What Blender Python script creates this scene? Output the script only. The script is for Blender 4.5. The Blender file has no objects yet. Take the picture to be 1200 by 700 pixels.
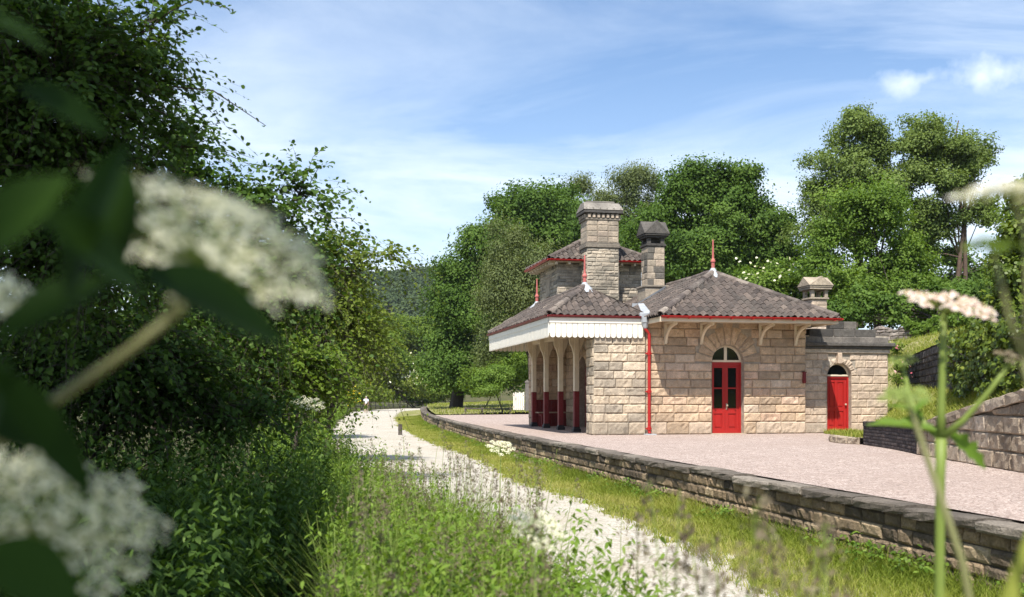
import bpy, math, random
import numpy as np
from mathutils import Vector, Matrix
PI = math.pi
C = bpy.context.scene.collection
SC = bpy.context.scene

# ------------------------------------------------------------------ object helpers
def link(o, parent=None, **kw):
    C.objects.link(o)
    if parent is not None:
        o.parent = parent
    for k, v in kw.items():
        o[k] = v
    return o

def thing(name, label, cat, loc=(0, 0, 0), rz=0.0, group=None):
    o = bpy.data.objects.new(name, None)
    C.objects.link(o)
    o.empty_display_size = 0.2
    o.location = loc
    o.rotation_euler = (0, 0, rz)
    tag(o, label, cat, group)
    return o

def tag(o, label, cat, group=None):
    o['label'] = label
    o['category'] = cat
    if group:
        o['group'] = group
    return o

def nrm(v):
    v = np.asarray(v, float)
    return v / (np.linalg.norm(v, axis=-1, keepdims=True) + 1e-12)

class MB:
    """collects faces for one mesh object"""
    def __init__(s):
        s.v = []; s.f = []; s.t = []; s.m = []
    def face(s, pts, tint=0.5, m=0):
        n = len(s.v)
        s.v += [tuple(p) for p in pts]
        s.f.append(tuple(range(n, n + len(pts)))); s.t.append(tint); s.m.append(m)
    def grid(s, P, tint=0.5, m=0):
        """P: nested list [i][j] of points"""
        n = len(s.v); a = len(P); b = len(P[0])
        for r in P:
            s.v += [tuple(p) for p in r]
        for i in range(a - 1):
            for j in range(b - 1):
                s.f.append((n + i*b + j, n + i*b + j + 1, n + (i+1)*b + j + 1, n + (i+1)*b + j))
                s.t.append(tint); s.m.append(m)
    def box(s, lo, hi, tint=0.5, m=0, bev=0.0):
        x0, y0, z0 = lo; x1, y1, z1 = hi
        b = bev
        if b <= 0:
            p = [(x0,y0,z0),(x1,y0,z0),(x1,y1,z0),(x0,y1,z0),(x0,y0,z1),(x1,y0,z1),(x1,y1,z1),(x0,y1,z1)]
            n = len(s.v); s.v += p
            for q in ((0,3,2,1),(4,5,6,7),(0,1,5,4),(1,2,6,5),(2,3,7,6),(3,0,4,7)):
                s.f.append(tuple(n+i for i in q)); s.t.append(tint); s.m.append(m)
        else:
            def ring(z, i):
                return [(x0+i,y0,z),(x1-i,y0,z),(x1,y0+i,z),(x1,y1-i,z),(x1-i,y1,z),(x0+i,y1,z),(x0,y1-i,z),(x0,y0+i,z)]
            def ring2(z, i):
                return [(x0+2*i,y0+i,z),(x1-2*i,y0+i,z),(x1-i,y0+2*i,z),(x1-i,y1-2*i,z),(x1-2*i,y1-i,z),(x0+2*i,y1-i,z),(x0+i,y1-2*i,z),(x0+i,y0+2*i,z)]
            n = len(s.v)
            R = [ring2(z0, b), ring(z0+b, b), ring(z1-b, b), ring2(z1, b)]
            for r in R: s.v += r
            for k in range(3):
                for i in range(8):
                    j = (i+1) % 8
                    s.f.append((n+8*k+i, n+8*k+j, n+8*(k+1)+j, n+8*(k+1)+i)); s.t.append(tint); s.m.append(m)
            s.f.append(tuple(n+7-i for i in range(8))); s.t.append(tint); s.m.append(m)
            s.f.append(tuple(n+24+i for i in range(8))); s.t.append(tint); s.m.append(m)
    def tube(s, path, radii, n=6, tint=0.5, m=0, cap=True, squash=None):
        P = [np.array(p, float) for p in path]
        if not hasattr(radii, '__len__'): radii = [radii]*len(P)
        ref = None; base = len(s.v)
        for i, p in enumerate(P):
            t = P[min(i+1, len(P)-1)] - P[max(i-1, 0)]
            t = t/(np.linalg.norm(t)+1e-12)
            if ref is None:
                ref = np.array((1.0,0,0)) if abs(t[2]) > .8 else np.array((0,0,1.0))
            b = np.cross(t, ref); b /= np.linalg.norm(b)+1e-12
            c = np.cross(b, t); ref = c
            for k in range(n):
                a = 2*PI*k/n
                s.v.append(tuple(p + radii[i]*(math.cos(a)*b + math.sin(a)*c)))
        for i in range(len(P)-1):
            for k in range(n):
                l = (k+1) % n
                s.f.append((base+i*n+k, base+i*n+l, base+(i+1)*n+l, base+(i+1)*n+k)); s.t.append(tint); s.m.append(m)
        if cap:
            s.f.append(tuple(base+n-1-k for k in range(n))); s.t.append(tint); s.m.append(m)
            s.f.append(tuple(base+(len(P)-1)*n+k for k in range(n))); s.t.append(tint); s.m.append(m)
    def lathe(s, prof, c, n=12, tint=0.5, m=0):
        """prof: list of (r, z)"""
        base = len(s.v)
        for r, z in prof:
            for k in range(n):
                a = 2*PI*k/n
                s.v.append((c[0]+r*math.cos(a), c[1]+r*math.sin(a), c[2]+z))
        for i in range(len(prof)-1):
            for k in range(n):
                l = (k+1) % n
                s.f.append((base+i*n+k, base+i*n+l, base+(i+1)*n+l, base+(i+1)*n+k)); s.t.append(tint); s.m.append(m)
    def prism(s, poly, ax, d0, d1, tint=0.5, m=0):
        """extrude 2-D polygon along axis ax (0=x,1=y,2=z)"""
        def p3(a, b, d):
            return {0:(d,a,b),1:(a,d,b),2:(a,b,d)}[ax]
        n = len(poly); b0 = len(s.v)
        s.v += [p3(a,b,d0) for a,b in poly] + [p3(a,b,d1) for a,b in poly]
        for i in range(n):
            j = (i+1) % n
            s.f.append((b0+i, b0+j, b0+n+j, b0+n+i)); s.t.append(tint); s.m.append(m)
        s.f.append(tuple(b0+n-1-i for i in range(n))); s.t.append(tint); s.m.append(m)
        s.f.append(tuple(b0+n+i for i in range(n))); s.t.append(tint); s.m.append(m)
    def build(s, name, mat, parent=None, smooth=False, **kw):
        me = bpy.data.meshes.new(name)
        me.from_pydata(s.v, [], s.f)
        mats = mat if isinstance(mat, (list, tuple)) else [mat]
        for x in mats: me.materials.append(x)
        if len(mats) > 1: me.polygons.foreach_set('material_index', s.m)
        a = me.attributes.new('tint', 'FLOAT', 'FACE'); a.data.foreach_set('value', s.t)
        if smooth: me.polygons.foreach_set('use_smooth', [True]*len(s.f))
        me.update()
        o = bpy.data.objects.new(name, me)
        return link(o, parent, **kw)

def np_mesh(name, V, k, tint, mat, parent=None, midx=None, smooth=False, **kw):
    """V: (N,k,3) independent k-gons"""
    N = V.shape[0]
    me = bpy.data.meshes.new(name)
    me.vertices.add(N*k); me.vertices.foreach_set('co', V.reshape(-1).astype(np.float32))
    me.loops.add(N*k); me.loops.foreach_set('vertex_index', np.arange(N*k, dtype=np.int32))
    me.polygons.add(N); me.polygons.foreach_set('loop_start', np.arange(0, N*k, k, dtype=np.int32))
    mats = mat if isinstance(mat, (list, tuple)) else [mat]
    for x in mats: me.materials.append(x)
    if midx is not None: me.polygons.foreach_set('material_index', midx.astype(np.int32))
    a = me.attributes.new('tint', 'FLOAT', 'FACE'); a.data.foreach_set('value', tint.astype(np.float32))
    me.update(calc_edges=True)
    o = bpy.data.objects.new(name, me)
    return link(o, parent, **kw)

# ------------------------------------------------------------------ materials
def new_mat(name):
    m = bpy.data.materials.new(name); m.use_nodes = True
    nt = m.node_tree; nt.nodes.clear()
    out = nt.nodes.new('ShaderNodeOutputMaterial')
    return m, nt, out
def N(nt, t, **kw):
    n = nt.nodes.new(t)
    for k, v in kw.items(): setattr(n, k, v)
    return n
def ramp(nt, src, stops, interp='LINEAR'):
    r = N(nt, 'ShaderNodeValToRGB'); r.color_ramp.interpolation = interp
    e = r.color_ramp.elements
    while len(e) < len(stops): e.new(0.5)
    for i, (p, c) in enumerate(stops):
        e[i].position = p; e[i].color = (c[0], c[1], c[2], 1) if hasattr(c, '__len__') else (c, c, c, 1)
    nt.links.new(src, r.inputs[0]); return r.outputs[0]
def noise(nt, co, scale, detail=4, rough=0.55, dist=0.0):
    n = N(nt, 'ShaderNodeTexNoise'); n.inputs['Scale'].default_value = scale
    n.inputs['Detail'].default_value = detail; n.inputs['Roughness'].default_value = rough
    n.inputs['Distortion'].default_value = dist
    nt.links.new(co, n.inputs['Vector']); return n.outputs['Fac']
def mixc(nt, a, b, fac, mode='MIX'):
    n = N(nt, 'ShaderNodeMix', data_type='RGBA', blend_type=mode)
    for s, v, sc in ((n.inputs[6], a, 0), (n.inputs[7], b, 0), (n.inputs[0], fac, 1)):
        if hasattr(v, 'is_linked'): nt.links.new(v, s)
        elif hasattr(v, '__len__'): s.default_value = (v[0], v[1], v[2], 1)
        else: s.default_value = v if sc else (v, v, v, 1)
    return n.outputs[2]
def bump(nt, h, strength, dist):
    b = N(nt, 'ShaderNodeBump'); b.inputs['Strength'].default_value = strength; b.inputs['Distance'].default_value = dist
    nt.links.new(h, b.inputs['Height']); return b.outputs[0]
def princ(nt, out, col, rough=0.8, normal=None, spec=0.3, metal=0.0):
    p = N(nt, 'ShaderNodeBsdfPrincipled')
    if hasattr(col, 'is_linked'): nt.links.new(col, p.inputs['Base Color'])
    else: p.inputs['Base Color'].default_value = (col[0], col[1], col[2], 1)
    if hasattr(rough, 'is_linked'): nt.links.new(rough, p.inputs['Roughness'])
    else: p.inputs['Roughness'].default_value = rough
    p.inputs['Specular IOR Level'].default_value = spec
    p.inputs['Metallic'].default_value = metal
    if normal is not None: nt.links.new(normal, p.inputs['Normal'])
    nt.links.new(p.outputs[0], out.inputs[0]); return p
def obj_co(nt): return N(nt, 'ShaderNodeTexCoord').outputs['Object']
def tint_of(nt):
    return N(nt, 'ShaderNodeAttribute', attribute_name='tint').outputs['Fac']

def leaf_mat(name, dark, mid, light, trans=0.35, rough=0.5, spec=0.35):
    if name in ('hedge_leaf', 'undergrowth_leaf', 'nettle_leaf', 'alder_leaf', 'mid_green_leaf', 'dark_tree_leaf', 'tall_grass_blade', 'bright_green_leaf'):
        dark, mid, light = [(c[0]*1.14, c[1]*1.22, c[2]*1.15) for c in (dark, mid, light)]
    m, nt, out = new_mat(name)
    col = ramp(nt, tint_of(nt), [(0, dark), (.5, mid), (1, light)])
    p = N(nt, 'ShaderNodeBsdfPrincipled'); nt.links.new(col, p.inputs['Base Color'])
    p.inputs['Roughness'].default_value = rough; p.inputs['Specular IOR Level'].default_value = spec
    tcol = mixc(nt, col, (1.25, 1.25, .55), 1.0, 'MULTIPLY')
    t = N(nt, 'ShaderNodeBsdfTranslucent'); nt.links.new(tcol, t.inputs[0])
    mx = N(nt, 'ShaderNodeMixShader'); mx.inputs[0].default_value = trans
    nt.links.new(p.outputs[0], mx.inputs[1]); nt.links.new(t.outputs[0], mx.inputs[2])
    nt.links.new(mx.outputs[0], out.inputs[0]); return m

def stone_mat(name, stops, stain=(.12,.10,.09), stain_amt=.5, bstr=.5, scale=1.0, damp=0.0):
    m, nt, out = new_mat(name); co = obj_co(nt)
    base = ramp(nt, tint_of(nt), stops)
    n1 = noise(nt, co, 9*scale, 6, .65); n2 = noise(nt, co, 38*scale, 5, .6); n3 = noise(nt, co, 1.7*scale, 4, .6)
    c = mixc(nt, base, ramp(nt, n1, [(.25, .62), (.75, 1.3)]), 1.0, 'MULTIPLY')
    c = mixc(nt, c, ramp(nt, n2, [(.3, .72), (.7, 1.2)]), 1.0, 'MULTIPLY')
    mus = N(nt, 'ShaderNodeMath', operation='MULTIPLY'); nt.links.new(ramp(nt, n3, [(.45, 0), (.68, 1)]), mus.inputs[0])
    nt.links.new(ramp(nt, n1, [(.35, .1), (.6, 1)]), mus.inputs[1])
    sc2 = N(nt, 'ShaderNodeMath', operation='MULTIPLY'); nt.links.new(mus.outputs[0], sc2.inputs[0]); sc2.inputs[1].default_value = stain_amt
    c = mixc(nt, c, stain, sc2.outputs[0])
    if damp:                                  # dirt splashed up from the ground and soot runs under the eaves
        sp = N(nt, 'ShaderNodeSeparateXYZ'); nt.links.new(co, sp.inputs[0])
        mp = N(nt, 'ShaderNodeMapping'); mp.inputs['Scale'].default_value = (5, 5, .5); nt.links.new(co, mp.inputs[0])
        n4 = noise(nt, mp.outputs[0], 1.0, 5, .65)
        d = N(nt, 'ShaderNodeMath', operation='MULTIPLY'); nt.links.new(ramp(nt, sp.outputs[2], [(.04, 1), (.42, .25), (.6, 0)]), d.inputs[0]); nt.links.new(ramp(nt, n1, [(.38, 0), (.62, 1)]), d.inputs[1])
        d2 = N(nt, 'ShaderNodeMath', operation='MULTIPLY'); nt.links.new(d.outputs[0], d2.inputs[0]); d2.inputs[1].default_value = damp
        c = mixc(nt, c, (.16, .14, .11), d2.outputs[0])
        d3 = N(nt, 'ShaderNodeMath', operation='MULTIPLY'); nt.links.new(ramp(nt, n4, [(.52, 0), (.72, 1)]), d3.inputs[0]); d3.inputs[1].default_value = damp*.55
        c = mixc(nt, c, (.20, .17, .14), d3.outputs[0])
    hgt = N(nt, 'ShaderNodeMath', operation='ADD'); nt.links.new(n1, hgt.inputs[0]); nt.links.new(n2, hgt.inputs[1])
    princ(nt, out, c, .9, bump(nt, hgt.outputs[0], bstr, .03), .15); return m

def paint_mat(name, col, rough=.45, var=.12, dirt=(.2,.18,.15), dirt_amt=.15):
    m, nt, out = new_mat(name); co = obj_co(nt)
    n1 = noise(nt, co, 3, 6, .65); n2 = noise(nt, co, 25, 4, .6)
    c = mixc(nt, col, ramp(nt, n1, [(.3, 1-var), (.7, 1+var)]), 1.0, 'MULTIPLY')
    d = N(nt, 'ShaderNodeMath', operation='MULTIPLY'); nt.links.new(ramp(nt, n2, [(.5, 0), (.75, 1)]), d.inputs[0]); d.inputs[1].default_value = dirt_amt
    c = mixc(nt, c, dirt, d.outputs[0])
    princ(nt, out, c, rough, bump(nt, n2, .12, .01), .4); return m

MAT = {}
MAT['facade'] = stone_mat('buff_stone', [(0, (.38,.285,.20)), (.3, (.53,.39,.265)), (.6, (.61,.455,.31)), (.85, (.57,.395,.285)), (1, (.66,.545,.415))], stain=(.18,.14,.11), stain_amt=.48, damp=.65)
MAT['pier'] = stone_mat('greybuff_stone', [(0, (.33,.285,.225)), (.35, (.46,.385,.295)), (.7, (.57,.465,.34)), (1, (.62,.515,.39))], stain=(.14,.12,.10), stain_amt=.55, damp=.7)
MAT['annex'] = stone_mat('pale_buff_stone', [(0, (.44,.35,.27)), (.4, (.54,.43,.32)), (.75, (.59,.46,.345)), (1, (.50,.43,.34))], stain=(.17,.14,.12), stain_amt=.5, damp=.5)
MAT['tower'] = stone_mat('sooty_rubble_stone', [(0, (.11,.10,.09)), (.3, (.27,.24,.19)), (.6, (.42,.36,.28)), (1, (.56,.47,.36))], stain=(.09,.08,.07), stain_amt=.75)
MAT['soot'] = stone_mat('soot_black_stone', [(0, (.07,.065,.06)), (.5, (.125,.113,.10)), (1, (.21,.185,.16))], stain=(.04,.038,.036), stain_amt=.65)
MAT['ashlar'] = stone_mat('weathered_ashlar', [(0, (.10,.095,.085)), (.3, (.36,.30,.23)), (.7, (.44,.36,.27)), (1, (.48,.38,.29))], stain=(.12,.10,.09), stain_amt=.6)
MAT['slab'] = stone_mat('grey_slab', [(0, (.07,.065,.06)), (.5, (.20,.18,.16)), (1, (.30,.27,.23))], stain=(.06,.055,.05), stain_amt=.7)
MAT['mortar'] = stone_mat('lime_mortar', [(0, (.36,.31,.25)), (1, (.44,.38,.30))], stain_amt=.4)
MAT['dkmortar'] = stone_mat('dark_mortar', [(0, (.10,.085,.07)), (1, (.15,.13,.10))], stain_amt=.5)
MAT['platwall'] = stone_mat('platform_wall_stone', [(0, (.085,.07,.055)), (.3, (.17,.13,.09)), (.65, (.28,.205,.13)), (1, (.40,.31,.20))], stain=(.055,.046,.038), stain_amt=.75, bstr=.8)
MAT['coping'] = stone_mat('dark_coping_stone', [(0, (.105,.09,.075)), (.5, (.165,.14,.115)), (1, (.26,.225,.185))], stain=(.06,.052,.045), stain_amt=.65, bstr=.6)
MAT['retwall'] = stone_mat('brown_retaining_stone', [(0, (.22,.175,.13)), (.4, (.36,.285,.21)), (.8, (.46,.375,.285)), (1, (.53,.445,.35))], stain=(.11,.088,.068), stain_amt=.55, bstr=.8)
MAT['darkwall'] = stone_mat('dark_rubble_stone', [(0, (.05,.048,.05)), (.6, (.085,.08,.08)), (1, (.13,.12,.115))], stain=(.03,.035,.03), stain_amt=.6, bstr=.8)
MAT['ruin'] = stone_mat('grey_pink_fieldstone', [(0, (.17,.145,.13)), (.6, (.28,.235,.205)), (1, (.36,.31,.27))], stain=(.10,.10,.085), stain_amt=.6, bstr=.8)
MAT['brick'] = stone_mat('blue_brick', [(0, (.035,.031,.034)), (.6, (.065,.055,.055)), (1, (.10,.08,.075))], stain=(.04,.036,.035), stain_amt=.4, bstr=.3)
MAT['tile'] = stone_mat('plum_pantile', [(0, (.055,.046,.042)), (.35, (.098,.08,.07)), (.7, (.145,.115,.098)), (.92, (.20,.158,.13)), (1, (.30,.25,.20))], stain=(.07,.068,.058), stain_amt=.55, bstr=.3)
MAT['ridge'] = stone_mat('ridge_tile', [(0, (.08,.066,.06)), (.5, (.125,.10,.088)), (.75, (.19,.155,.13)), (1, (.36,.31,.26))], stain=(.34,.30,.25), stain_amt=.4, bstr=.3)
MAT['lead'] = paint_mat('lead_sheet', (.36,.38,.40), .5, .2, (.15,.15,.15), .3)
MAT['red'] = paint_mat('red_gloss_paint', (.36,.016,.014), .42, .10, (.22,.03,.025), .2)
MAT['dkred'] = paint_mat('dark_red_paint', (.16,.012,.014), .5, .12)
MAT['fadred'] = paint_mat('faded_red_paint', (.40,.10,.085), .6, .25, (.5,.35,.3), .4)
MAT['cream'] = paint_mat('cream_paint', (.66,.565,.42), .5, .10)
MAT['white'] = paint_mat('white_paint', (.76,.71,.61), .5, .06)
MAT['black'] = paint_mat('black_paint', (.02,.02,.022), .5, .1)
MAT['wood'] = paint_mat('bench_wood', (.33,.24,.16), .6, .2)
MAT['brownwood'] = paint_mat('brown_wood', (.20,.13,.085), .7, .25)
MAT['post'] = paint_mat('weathered_post_wood', (.085,.07,.058), .85, .3)
MAT['glass'] = paint_mat('dark_window_glass', (.008,.01,.009), .06, .05, (.02,.02,.02), .05)
MAT['brass'] = paint_mat('worn_brass', (.45,.38,.28), .35, .1)
MAT['bark'] = stone_mat('bark', [(0, (.05,.04,.032)), (1, (.11,.09,.07))], stain=(.06,.065,.045), stain_amt=.5, bstr=.8)
MAT['pinebark'] = stone_mat('red_brown_bark', [(0, (.10,.07,.055)), (1, (.17,.115,.085))], stain=(.05,.045,.04), stain_amt=.5, bstr=.8)

def gravel_mat(name, a, b, c, patch, patch_amt, s=1.0, edge=False):
    m, nt, out = new_mat(name); co = obj_co(nt)
    v = N(nt, 'ShaderNodeTexVoronoi'); v.inputs['Scale'].default_value = 46*s; nt.links.new(co, v.inputs['Vector'])
    sep = N(nt, 'ShaderNodeSeparateColor'); nt.links.new(v.outputs['Color'], sep.inputs[0])
    col = ramp(nt, sep.outputs[0], [(0, a), (.5, b), (1, c)])
    n1 = noise(nt, co, .55, 5, .6); n2 = noise(nt, co, 5, 5, .65); n3 = noise(nt, co, 160*s, 3, .6)
    col = mixc(nt, col, ramp(nt, n2, [(.3, .82), (.7, 1.14)]), 1.0, 'MULTIPLY')
    col = mixc(nt, col, ramp(nt, n3, [(.3, .75), (.7, 1.25)]), 1.0, 'MULTIPLY')
    f = N(nt, 'ShaderNodeMath', operation='MULTIPLY'); nt.links.new(ramp(nt, n1, [(.45, 0), (.7, 1)]), f.inputs[0]); f.inputs[1].default_value = patch_amt
    col = mixc(nt, col, patch, f.outputs[0])
    if edge:                                  # trodden earth and moss creeping in from the sides
        ea = N(nt, 'ShaderNodeAttribute', attribute_name='edge').outputs['Fac']
        n6 = noise(nt, co, 6.5, 8, .75)
        ad = N(nt, 'ShaderNodeMath', operation='ADD'); nt.links.new(ea, ad.inputs[0]); nt.links.new(n6, ad.inputs[1])
        col = mixc(nt, col, mixc(nt, mixc(nt, (.27, .23, .14), (.20, .20, .07), ramp(nt, n2, [(.42, 0), (.58, 1)])), ramp(nt, n3, [(.3, .6), (.7, 1.4)]), 1.0, 'MULTIPLY'), ramp(nt, ad.outputs[0], [(1.0, 0), (1.3, .85)]))
    h = N(nt, 'ShaderNodeMath', operation='ADD'); nt.links.new(v.outputs['Distance'], h.inputs[0]); nt.links.new(n2, h.inputs[1])
    princ(nt, out, col, .95, bump(nt, h.outputs[0], .6, .02), .1); return m
MAT['path'] = gravel_mat('pale_limestone_path', (.29,.26,.21), (.46,.42,.355), (.58,.54,.47), (.35,.30,.22), .6, edge=True)
MAT['platgravel'] = gravel_mat('pink_gravel', (.20,.15,.13), (.38,.295,.255), (.54,.455,.405), (.31,.24,.205), .5)
def grassground_mat(name, a, b, c, soil, soil_amt):
    m, nt, out = new_mat(name); co = obj_co(nt)
    n1 = noise(nt, co, .5, 5, .6); n2 = noise(nt, co, 7, 6, .7); n3 = noise(nt, co, 60, 4, .6)
    col = ramp(nt, n2, [(.25, a), (.5, b), (.75, c)])
    f = N(nt, 'ShaderNodeMath', operation='MULTIPLY'); nt.links.new(ramp(nt, n1, [(.45, 0), (.7, 1)]), f.inputs[0]); f.inputs[1].default_value = soil_amt
    col = mixc(nt, col, soil, f.outputs[0])
    col = mixc(nt, col, ramp(nt, n3, [(.3, .6), (.7, 1.3)]), 1.0, 'MULTIPLY')
    princ(nt, out, col, .95, bump(nt, n3, .8, .05), .1); return m
MAT['soil'] = grassground_mat('leafy_soil', (.035,.045,.018), (.07,.075,.03), (.11,.10,.05), (.12,.095,.06), .6)
MAT['turf'] = grassground_mat('turf', (.07,.10,.022), (.20,.21,.05), (.33,.30,.12), (.40,.34,.22), .85)

MAT['L_dark'] = leaf_mat('dark_tree_leaf', (.036,.068,.012), (.070,.118,.020), (.125,.18,.036), .34, .65, .15)
MAT['L_birch'] = leaf_mat('pale_birch_leaf', (.085,.115,.04), (.14,.175,.06), (.20,.235,.09), .38, .6, .2)
MAT['L_mid'] = leaf_mat('mid_green_leaf', (.055,.09,.012), (.11,.16,.022), (.175,.225,.04), .38, .6, .15)
MAT['L_bright'] = leaf_mat('bright_green_leaf', (.06,.10,.014), (.115,.175,.026), (.18,.24,.045), .4, .6, .2)
MAT['L_alder'] = leaf_mat('alder_leaf', (.075,.10,.028), (.135,.175,.045), (.20,.245,.08), .4, .6, .15)
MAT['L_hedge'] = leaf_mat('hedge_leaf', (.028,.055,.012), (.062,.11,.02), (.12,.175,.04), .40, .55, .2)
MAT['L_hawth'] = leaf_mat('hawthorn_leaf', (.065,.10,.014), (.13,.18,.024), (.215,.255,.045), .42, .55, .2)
MAT['L_ivy'] = leaf_mat('ivy_leaf', (.035,.065,.008), (.10,.145,.014), (.20,.235,.03), .28, .4, .35)
MAT['L_far'] = leaf_mat('far_wood_leaf', (.035,.06,.025), (.06,.09,.036), (.09,.12,.05), .25, .7, .1)
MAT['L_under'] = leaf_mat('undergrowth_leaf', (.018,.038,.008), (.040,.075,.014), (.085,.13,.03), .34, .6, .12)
MAT['L_nettle'] = leaf_mat('nettle_leaf', (.055,.10,.012), (.11,.175,.022), (.19,.255,.045), .4, .55, .2)
MAT['L_elder'] = leaf_mat('elder_leaf', (.010,.026,.003), (.017,.042,.005), (.030,.062,.009), .14, .6, .06)
MAT['grass'] = leaf_mat('grass_blade', (.12,.17,.02), (.245,.285,.045), (.42,.39,.13), .42, .6, .15)
MAT['tallgrass'] = leaf_mat('tall_grass_blade', (.075,.12,.016), (.14,.195,.03), (.24,.26,.08), .4, .6, .2)
MAT['seed'] = leaf_mat('grass_seed_head', (.085,.062,.048), (.17,.135,.09), (.34,.30,.20), .25, .8, .1)
MAT['stem'] = leaf_mat('green_stem', (.14,.19,.035), (.22,.29,.06), (.30,.36,.11), .25)
MAT['palestem'] = leaf_mat('pale_stem', (.16,.17,.06), (.22,.22,.09), (.30,.28,.13), .15)
MAT['blossom'] = leaf_mat('cream_blossom', (.66,.63,.40), (.78,.75,.56), (.84,.82,.68), .3, .7, .1)
MAT['whitebl'] = leaf_mat('white_blossom', (.64,.62,.56), (.74,.72,.66), (.82,.80,.75), .2, .7, .1)
MAT['pinkbl'] = leaf_mat('pink_white_blossom', (.62,.42,.40), (.72,.58,.54), (.80,.74,.68), .3, .7, .1)
MAT['yellow'] = leaf_mat('yellow_blossom', (.55,.40,.02), (.68,.52,.03), (.75,.62,.06), .3, .7, .1)
MAT['rose'] = leaf_mat('rose_blossom', (.45,.10,.14), (.6,.22,.26), (.7,.4,.4), .3, .7, .1)

CAMZ = 1.75
def at(px, py, D):
    """point seen at this place of the 1200 x 700 photograph, D metres in front of the lens"""
    return np.array(((px-600)/1200*D, D, CAMZ-(py-465)/1200*D))

def catmull(pts, n=8):
    P = [np.array(p, float) for p in pts]
    P = [2*P[0]-P[1]] + P + [2*P[-1]-P[-2]]
    out = []
    for i in range(1, len(P)-2):
        for k in range(n):
            t = k/n
            out.append(.5*((2*P[i]) + (P[i+1]-P[i-1])*t + (2*P[i-1]-5*P[i]+4*P[i+1]-P[i+2])*t*t + (3*P[i]-P[i-1]-3*P[i+1]+P[i+2])*t**3))
    out.append(P[-2]); return out

class Line:
    """plan polyline with arc-length parameter"""
    def __init__(s, pts, n=8, smooth=True):
        s.P = np.array(catmull(pts, n) if smooth else [np.array(p, float) for p in pts])
        d = np.linalg.norm(np.diff(s.P[:, :2], axis=0), axis=1)
        s.S = np.concatenate(([0], np.cumsum(d))); s.L = s.S[-1]
    def pos(s, t): return np.array([np.interp(t, s.S, s.P[:, k]) for k in range(s.P.shape[1])])
    def tan(s, t):
        a = s.pos(max(0, t-.15)); b = s.pos(min(s.L, t+.15)); d = (b-a)[:2]; return d/(np.linalg.norm(d)+1e-9)
    def fn(s, side=1, z0=0.0):
        def f(t, z, d):
            p = s.pos(t); q = s.tan(t)
            return (p[0]-side*q[1]*d, p[1]+side*q[0]*d, z+z0)
        return f

def facing(mb, fn, S, z0, z1, ch, lr, depth, rough, rng, gaps=None, ztop=None, cell=.09, hj=.15, tint=None, vj=1.0, joint=.008, first=None, m=0):
    """lay rough stone blocks in courses over a surface fn(s, z, outward)"""
    z = z0; row = 0
    while z < z1-.02:
        h = ch*(1+rng.uniform(-hj, hj))
        if row == 0 and first: h = first
        if z+h > z1-.45*ch: h = z1-z
        iv = [(0.0, S)]
        for g in (gaps(z, z+h) if gaps else []):
            nv = []
            for a, b in iv:
                if g[1] <= a or g[0] >= b: nv.append((a, b)); continue
                if g[0] > a: nv.append((a, g[0]))
                if g[1] < b: nv.append((g[1], b))
            iv = nv
        for a, b in iv:
            x = a
            while x < b-.01:
                l = rng.uniform(*lr)
                if x == a: l *= rng.uniform(.5, 1)
                if x+l > b-.5*lr[0]: l = b-x
                zt = ztop(x+l/2) if ztop else 1e9
                if z < zt-.03:
                    block(mb, fn, x, x+l, z, z+h, depth, rough, rng, ztop, cell, tint(row, rng) if tint else rng.random(), joint, m)
                x += l
        z += h; row += 1

def block(mb, fn, s0, s1, z0, z1, depth, rough, rng, ztop=None, cell=.09, t=.5, joint=.008, m=0):
    s0 += joint/2; s1 -= joint/2; z0 += joint/2; z1 -= joint/2
    if s1-s0 < .02 or z1-z0 < .015: return
    mg = min(.028, .25*(z1-z0), .25*(s1-s0))
    nx = max(1, round((s1-s0-2*mg)/cell)); nz = max(1, round((z1-z0-2*mg)/cell))
    ss = [s0] + [s0+mg+(s1-s0-2*mg)*i/nx for i in range(nx+1)] + [s1]
    zs = [z0] + [z0+mg+(z1-z0-2*mg)*i/nz for i in range(nz+1)] + [z1]
    dd = depth*rng.uniform(.8, 1.15); tx = rng.uniform(-1, 1)*rough*.6; tz = rng.uniform(-1, 1)*rough*.6
    rows = []
    I = len(ss); J = len(zs)
    for j in range(-1, J+1):
        r = []
        for i in range(-1, I+1):
            ii = min(max(i, 0), I-1); jj = min(max(j, 0), J-1)
            s, z = ss[ii], zs[jj]
            if ztop: z = min(z, ztop(s)-joint/2)
            if i != ii or j != jj: d = -.012
            elif ii in (0, I-1) or jj in (0, J-1): d = dd*.35
            else: d = dd + rng.gauss(0, rough*.5) + tx*(2*ii/(I-1)-1) + tz*(2*jj/(J-1)-1)
            r.append(fn(s, z, d))
        rows.append(r)
    mb.grid(rows, t, m)
# ------------------------------------------------------------------ the station (local axes: u along the front, v along the platform, z up from the platform)
PZ = 0.65
AZ = math.atan(.2067)
e1 = np.array((math.cos(AZ), math.sin(AZ))); e2 = np.array((-math.sin(AZ), math.cos(AZ)))
O2 = np.array((2.34, 29.3))
def uv(u, v, z=0.0):
    p = O2 + e1*u + e2*v
    return (p[0], p[1], PZ+z)
ST = thing('station_building', 'stone station building with dark pantile roofs, white boarded canopy and red doors', 'building', uv(0, 0), AZ)
R = random.Random(5)

def front(u0, v0): return lambda s, z, d: (u0+s, v0-d, z)
def leftf(u0, v1): return lambda s, z, d: (u0-d, v1-s, z)
def rightf(u0, v0): return lambda s, z, d: (u0+d, v0+s, z)
def arch_gap(c, zs, r, zb=0.0):
    def g(a, b):
        if b <= zb+.001: return []
        if a < zs-.02: w = r
        else:
            if a-zs >= r: return []
            w = math.sqrt(max(r*r-max(a-zs, 0)**2, 0))
        return [(c-w, c+w)]
    return g

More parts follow.
